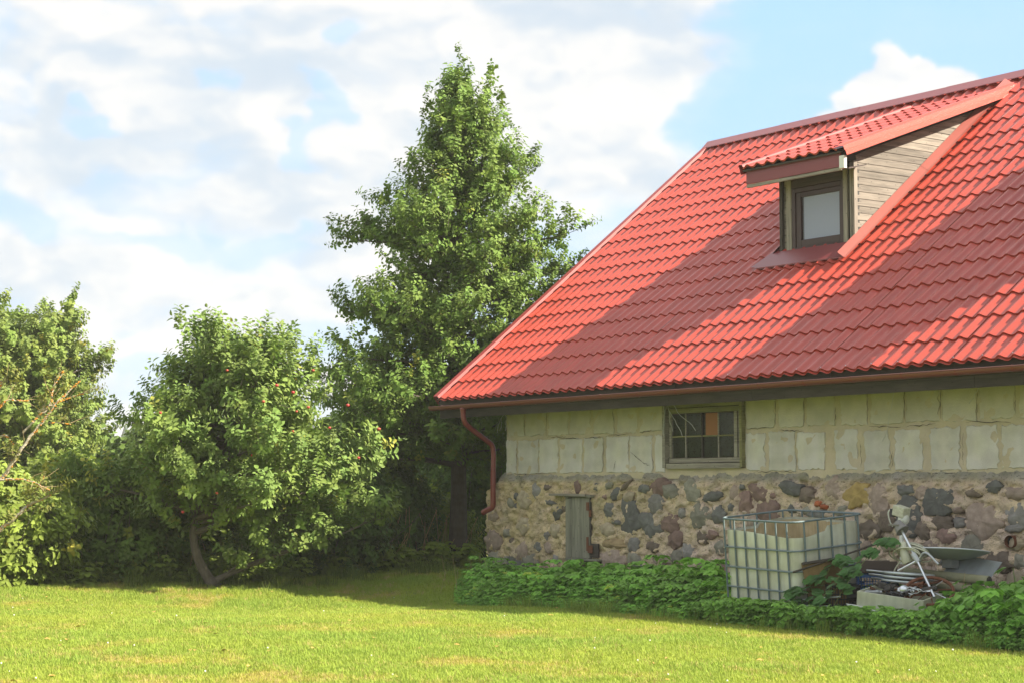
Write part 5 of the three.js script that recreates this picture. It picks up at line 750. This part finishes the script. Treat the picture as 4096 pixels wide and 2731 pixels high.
{ // white open box full of scrap
  const t = J('white_box', 'open white plastic box filled with scrap metal in the weeds', 'box', 11.0, 0.07, 1.9); t.rotation.set(0.1, HA + 0.32, -0.1, 'YXZ'); const m = std(0.5, 0.51, 0.4, 0.5, { map: T.dirt }); for (const [w, d, x, z] of [[0.82, 0.018, 0, 0.26], [0.82, 0.018, 0, -0.26], [0.018, 0.5, -0.4, 0], [0.018, 0.5, 0.4, 0]]) mk('side', metric(box(w, 0.2, d, x, 0.1, z)), m, t); mk('box_floor', box(0.8, 0.015, 0.5, 0, 0.015, 0), m, t);
  const r = rng(71); for (let k = 0; k < 20; k++) { const kind = k % 4, mm = [M.rust, M.black, std(0.3, 0.31, 0.3, 0.4, { metalness: 0.6 }), M.dark][Math.floor(r() * 4)], P = toWorld(11.0 + (((k >> 2) + r()) / 5 - 0.5) * 0.68, 0.2 + r() * 0.14, 1.9 + (r() - 0.5) * 0.34), s = thing('scrap_piece', `${['rusty bent iron strip', 'short metal tube with a collar', 'small machine part on an axle', 'round metal cap'][kind]} ${['at the left end', 'left of the middle', 'in the middle', 'right of the middle', 'at the right end'][k >> 2]} of the white scrap box`, 'scrap', P.toArray(), 'pieces of scrap in the white box'); s.rotation.set(r() * 0.8 - 0.4, r() * 6, r() * 0.8 - 0.4);
    if (kind === 0) mk('strip', box(0.26, 0.035, 0.008), M.rust, s); else if (kind === 1) { mk('tube', new GB().tube([V(-0.13, 0, 0), V(0.13, 0, 0)], 0.024, 10, false).geo(), mm, s); mk('tube_collar', new GB().tube([V(-0.1, 0, 0), V(-0.06, 0, 0)], 0.03, 10).geo(), mm, s); } else if (kind === 2) { mk('block', box(0.1, 0.07, 0.08, 0, 0, 0, 0.01), mm, s); mk('axle', new GB().tube([V(-0.11, 0, 0), V(0.11, 0, 0)], 0.014, 8).geo(), mm, s); } else mk('cap', new THREE.LatheGeometry([[0.001, 0.03], [0.03, 0.028], [0.05, 0.01], [0.055, -0.02], [0.048, -0.02]].map(([a, b]) => new THREE.Vector2(a, b)), 16), M.alu, s); }
}
{ const t = J('rusty_wheel', 'rusty spoked wheel rim lying behind the white box', 'wheel', 11.33, 0.29, 1.75); t.rotation.set(0.45, HA, -0.35, 'YXZ'); const pts = []; for (let q = 0; q <= 36; q++) { const a = (q / 36) * 6.2832; pts.push(V(Math.cos(a) * 0.27, 0, Math.sin(a) * 0.27)); } mk('rim', new GB().tube(pts, 0.02, 8, false).geo(), M.rust, t); for (let k = 0; k < 8; k++) { const a = (k / 8) * 6.2832; mk('spoke', new GB().tube([V(0, 0.01, 0), V(Math.cos(a) * 0.27, 0, Math.sin(a) * 0.27)], 0.006, 6).geo(), k % 3 ? M.rust : M.alu, t); } mk('hub', new GB().tube([V(0, -0.05, 0), V(0, 0.05, 0)], 0.035, 12).geo(), M.rust, t); }
{ const t = J('handle_frame', 'bent chrome tube loop sticking out of the weeds beside the tank', 'tube', 9.85, 0.1, 2.3); const c = new THREE.CatmullRomCurve3([V(0.42, 0.09, -0.2), V(0.1, 0.05, -0.04), V(-0.03, 0.035, 0.02), V(-0.07, 0, 0.04), V(-0.03, -0.03, 0.05), V(0.35, -0.02, -0.06)], false, 'catmullrom', 0.3); mk('tube', new GB().tube(c.getPoints(30), 0.0095, 8).geo(), std(0.55, 0.56, 0.55, 0.35, { metalness: 0.5 }), t); mk('end_cap', new GB().tube([V(0.35, -0.02, -0.06), V(0.37, -0.02, -0.067)], 0.012, 8).geo(), M.black, t); }
{ const t = J('white_strip', 'curved white plastic strip on the ground in front of the white box', 'strip', 10.8, 0.06, 2.25); const g = new GB(); g.grid(14, 2, (u, v) => [lerp(-0.26, 0.26, u), 0.05 - 0.1 * u * u * 0.8 + 0.012 * Math.sin(v * 3.14), (v - 0.5) * 0.07, u, v]); mk('strip', g.geo(), M.white, t); mk('strip_rib', new GB().tube([V(-0.26, 0.065, 0.035), V(0, 0.045, 0.035), V(0.26, -0.015, 0.035)], 0.005, 6).geo(), M.white, t); }
for (const [label, x, y, z, ry, len, rr, m] of [['short black tube lying left of the white scrap box', 10.42, 0.2, 1.85, 0.5, 0.42, 0.035, M.black], ['grey tube end between blue crate and stool stack', 10.5, 0.3, 1.6, 0.9, 0.34, 0.03, M.galv], ['rusty bar lying across the back edge of the white scrap box', 10.95, 0.33, 1.7, -0.25, 0.7, 0.018, M.rust], ['dark tube standing tilted at the right end of the scrap box', 11.3, 0.3, 1.85, 1.1, 0.36, 0.028, M.dark]]) { const t = J('scrap_tube', label, 'scrap', x, y, z, ry); t.rotation.z = 0.15; mk('tube', new GB().tube([V(-len / 2, 0, 0), V(0, 0.004, 0), V(len / 2, 0, 0)], rr, 10, false).geo(), m, t); mk('tube_collar', new GB().tube([V(len / 2 - 0.05, 0, 0), V(len / 2 - 0.01, 0, 0)], rr * 1.2, 10).geo(), m, t); }
{ const t = J('wire_tangle', 'tangle of thin pale wire hanging over the right edge of the scrap box', 'wire', 11.38, 0.2, 2.0), g = new GB(), r = rng(15); for (let k = 0; k < 5; k++) { let p = V((r() - 0.5) * 0.2, 0.12, 0); const pts = []; for (let j = 0; j < 9; j++) { pts.push(p.clone()); p = p.clone().add(V((r() - 0.5) * 0.16, (r() - 0.6) * 0.07, (r() - 0.5) * 0.08)); } g.tube(new THREE.CatmullRomCurve3(pts).getPoints(30), 0.0045, 5, false); } mk('wire', g.geo(), M.alu, t); }
{ const t = J('broken_panel', 'dark broken board lying under the crates', 'board', 10.3, 0.1, 1.7, 0.4); t.rotation.z = 0.12; mk('board', metric(box(0.8, 0.025, 0.35, 0, 0, 0)), M.darkwood, t); mk('batten', box(0.04, 0.03, 0.34, 0.28, 0.028, 0), M.brown, t); }
// vine climbing over stick and sheet beside the tank
{
  const t = J('climbing_vine', 'green vine with broad leaves climbing over the stick beside the tank', 'vine', 9.95, -0.12, 2.15), g = new GB(), r = rng(404), lm = leafMat(0.075, 0.19, 0.04, 0.4), lv = [];
  for (const [x0, z0, x1, y1, z1] of [[-0.1, 0.1, 0.1, 0.72, -0.2], [0.05, 0.1, 0.45, 0.82, -0.4], [0.1, 0.15, -0.1, 0.5, 0.05], [0.0, 0.2, 0.35, 0.6, -0.1], [-0.05, 0.2, -0.25, 0.35, 0.2], [0.2, 0.1, 0.6, 0.95, -0.5]]) { const c = new THREE.CatmullRomCurve3([V(x0, 0, z0), V(lerp(x0, x1, 0.4) + 0.05, y1 * 0.5, lerp(z0, z1, 0.3)), V(x1, y1, z1), V(x1 + 0.15, y1 - 0.02, z1)]), p = c.getPoints(16); g.tube(p, 0.004, 5, false); for (let k = 4; k <= 16; k++) for (let s = 0; s < (k > 9 ? 2 : 1); s++) { const a = r() * 6.28; lv.push([p[k].clone().add(V((r() - 0.5) * 0.06, 0.02, (r() - 0.5) * 0.06)), a]); } }
  mk('stem', g.geo(), std(0.16, 0.2, 0.06, 0.8), t);
  const lg = [1, 2, 3].map((s) => { const q = new GB(), rr = rng(s); for (const [a, l] of [[-0.75, 0.75], [0, 1], [0.75, 0.75]]) leaf(q, V(0, 0, 0), V(Math.sin(a), 0, Math.cos(a)), V(0, 1, 0), 0.12 * l * (0.9 + 0.2 * rr()), 0.1, 0.15, 0.3); return q.geo(); });
  lv.forEach(([p, a], k) => { const m = mk('leaf', lg[k % 3], lm, t); m.position.copy(p); m.rotation.set(0.2 + 0.5 * r(), a, (r() - 0.5) * 0.6); m.scale.setScalar(0.75 + 0.6 * r()); });
}
// pale dead stalks hanging from the eaves
[[4.72, 2.68, 0.05, 0.62, 'dry stalks drooping over the upper left corner of the wall window'], [0.62, 2.62, 0.1, 0.4, 'dry threads hanging under the eaves near the left corner'], [10.85, 2.72, 0.16, 0.42, 'dry thread hanging from the eaves at the right edge'], [9.35, 2.7, 0.05, 0.9, 'long pale thread hanging down the blocks above the scrap heap']].forEach(([x, y, z, len, label], k) => {
  const t = J('dry_stalk', label, 'dry stalks', x, y, z), g = new GB(), r = rng(60 + k), m = k === 3 || k === 2 ? 1 : 5;
  for (let i = 0; i < m; i++) { const pts = [], ox = (r() - 0.5) * 0.1; let p = V(ox, 0.1, 0); for (let j = 0; j <= 8; j++) { pts.push(p.clone()); p = p.clone().add(V((r() - 0.5) * 0.05 + (k === 0 ? [0, 0.05, 0.08, -0.01, 0.02][i] : (i - 2) * 0.015), -len / 8 * (0.5 + 0.6 * r()), (r() - 0.5) * 0.02)); } g.tube(pts, k === 0 ? 0.006 : 0.0035, 4, false); }
  mk('stalk', g.geo(), std(0.42, 0.42, 0.36, 0.9), t);
});

renderer.render(scene, camera);
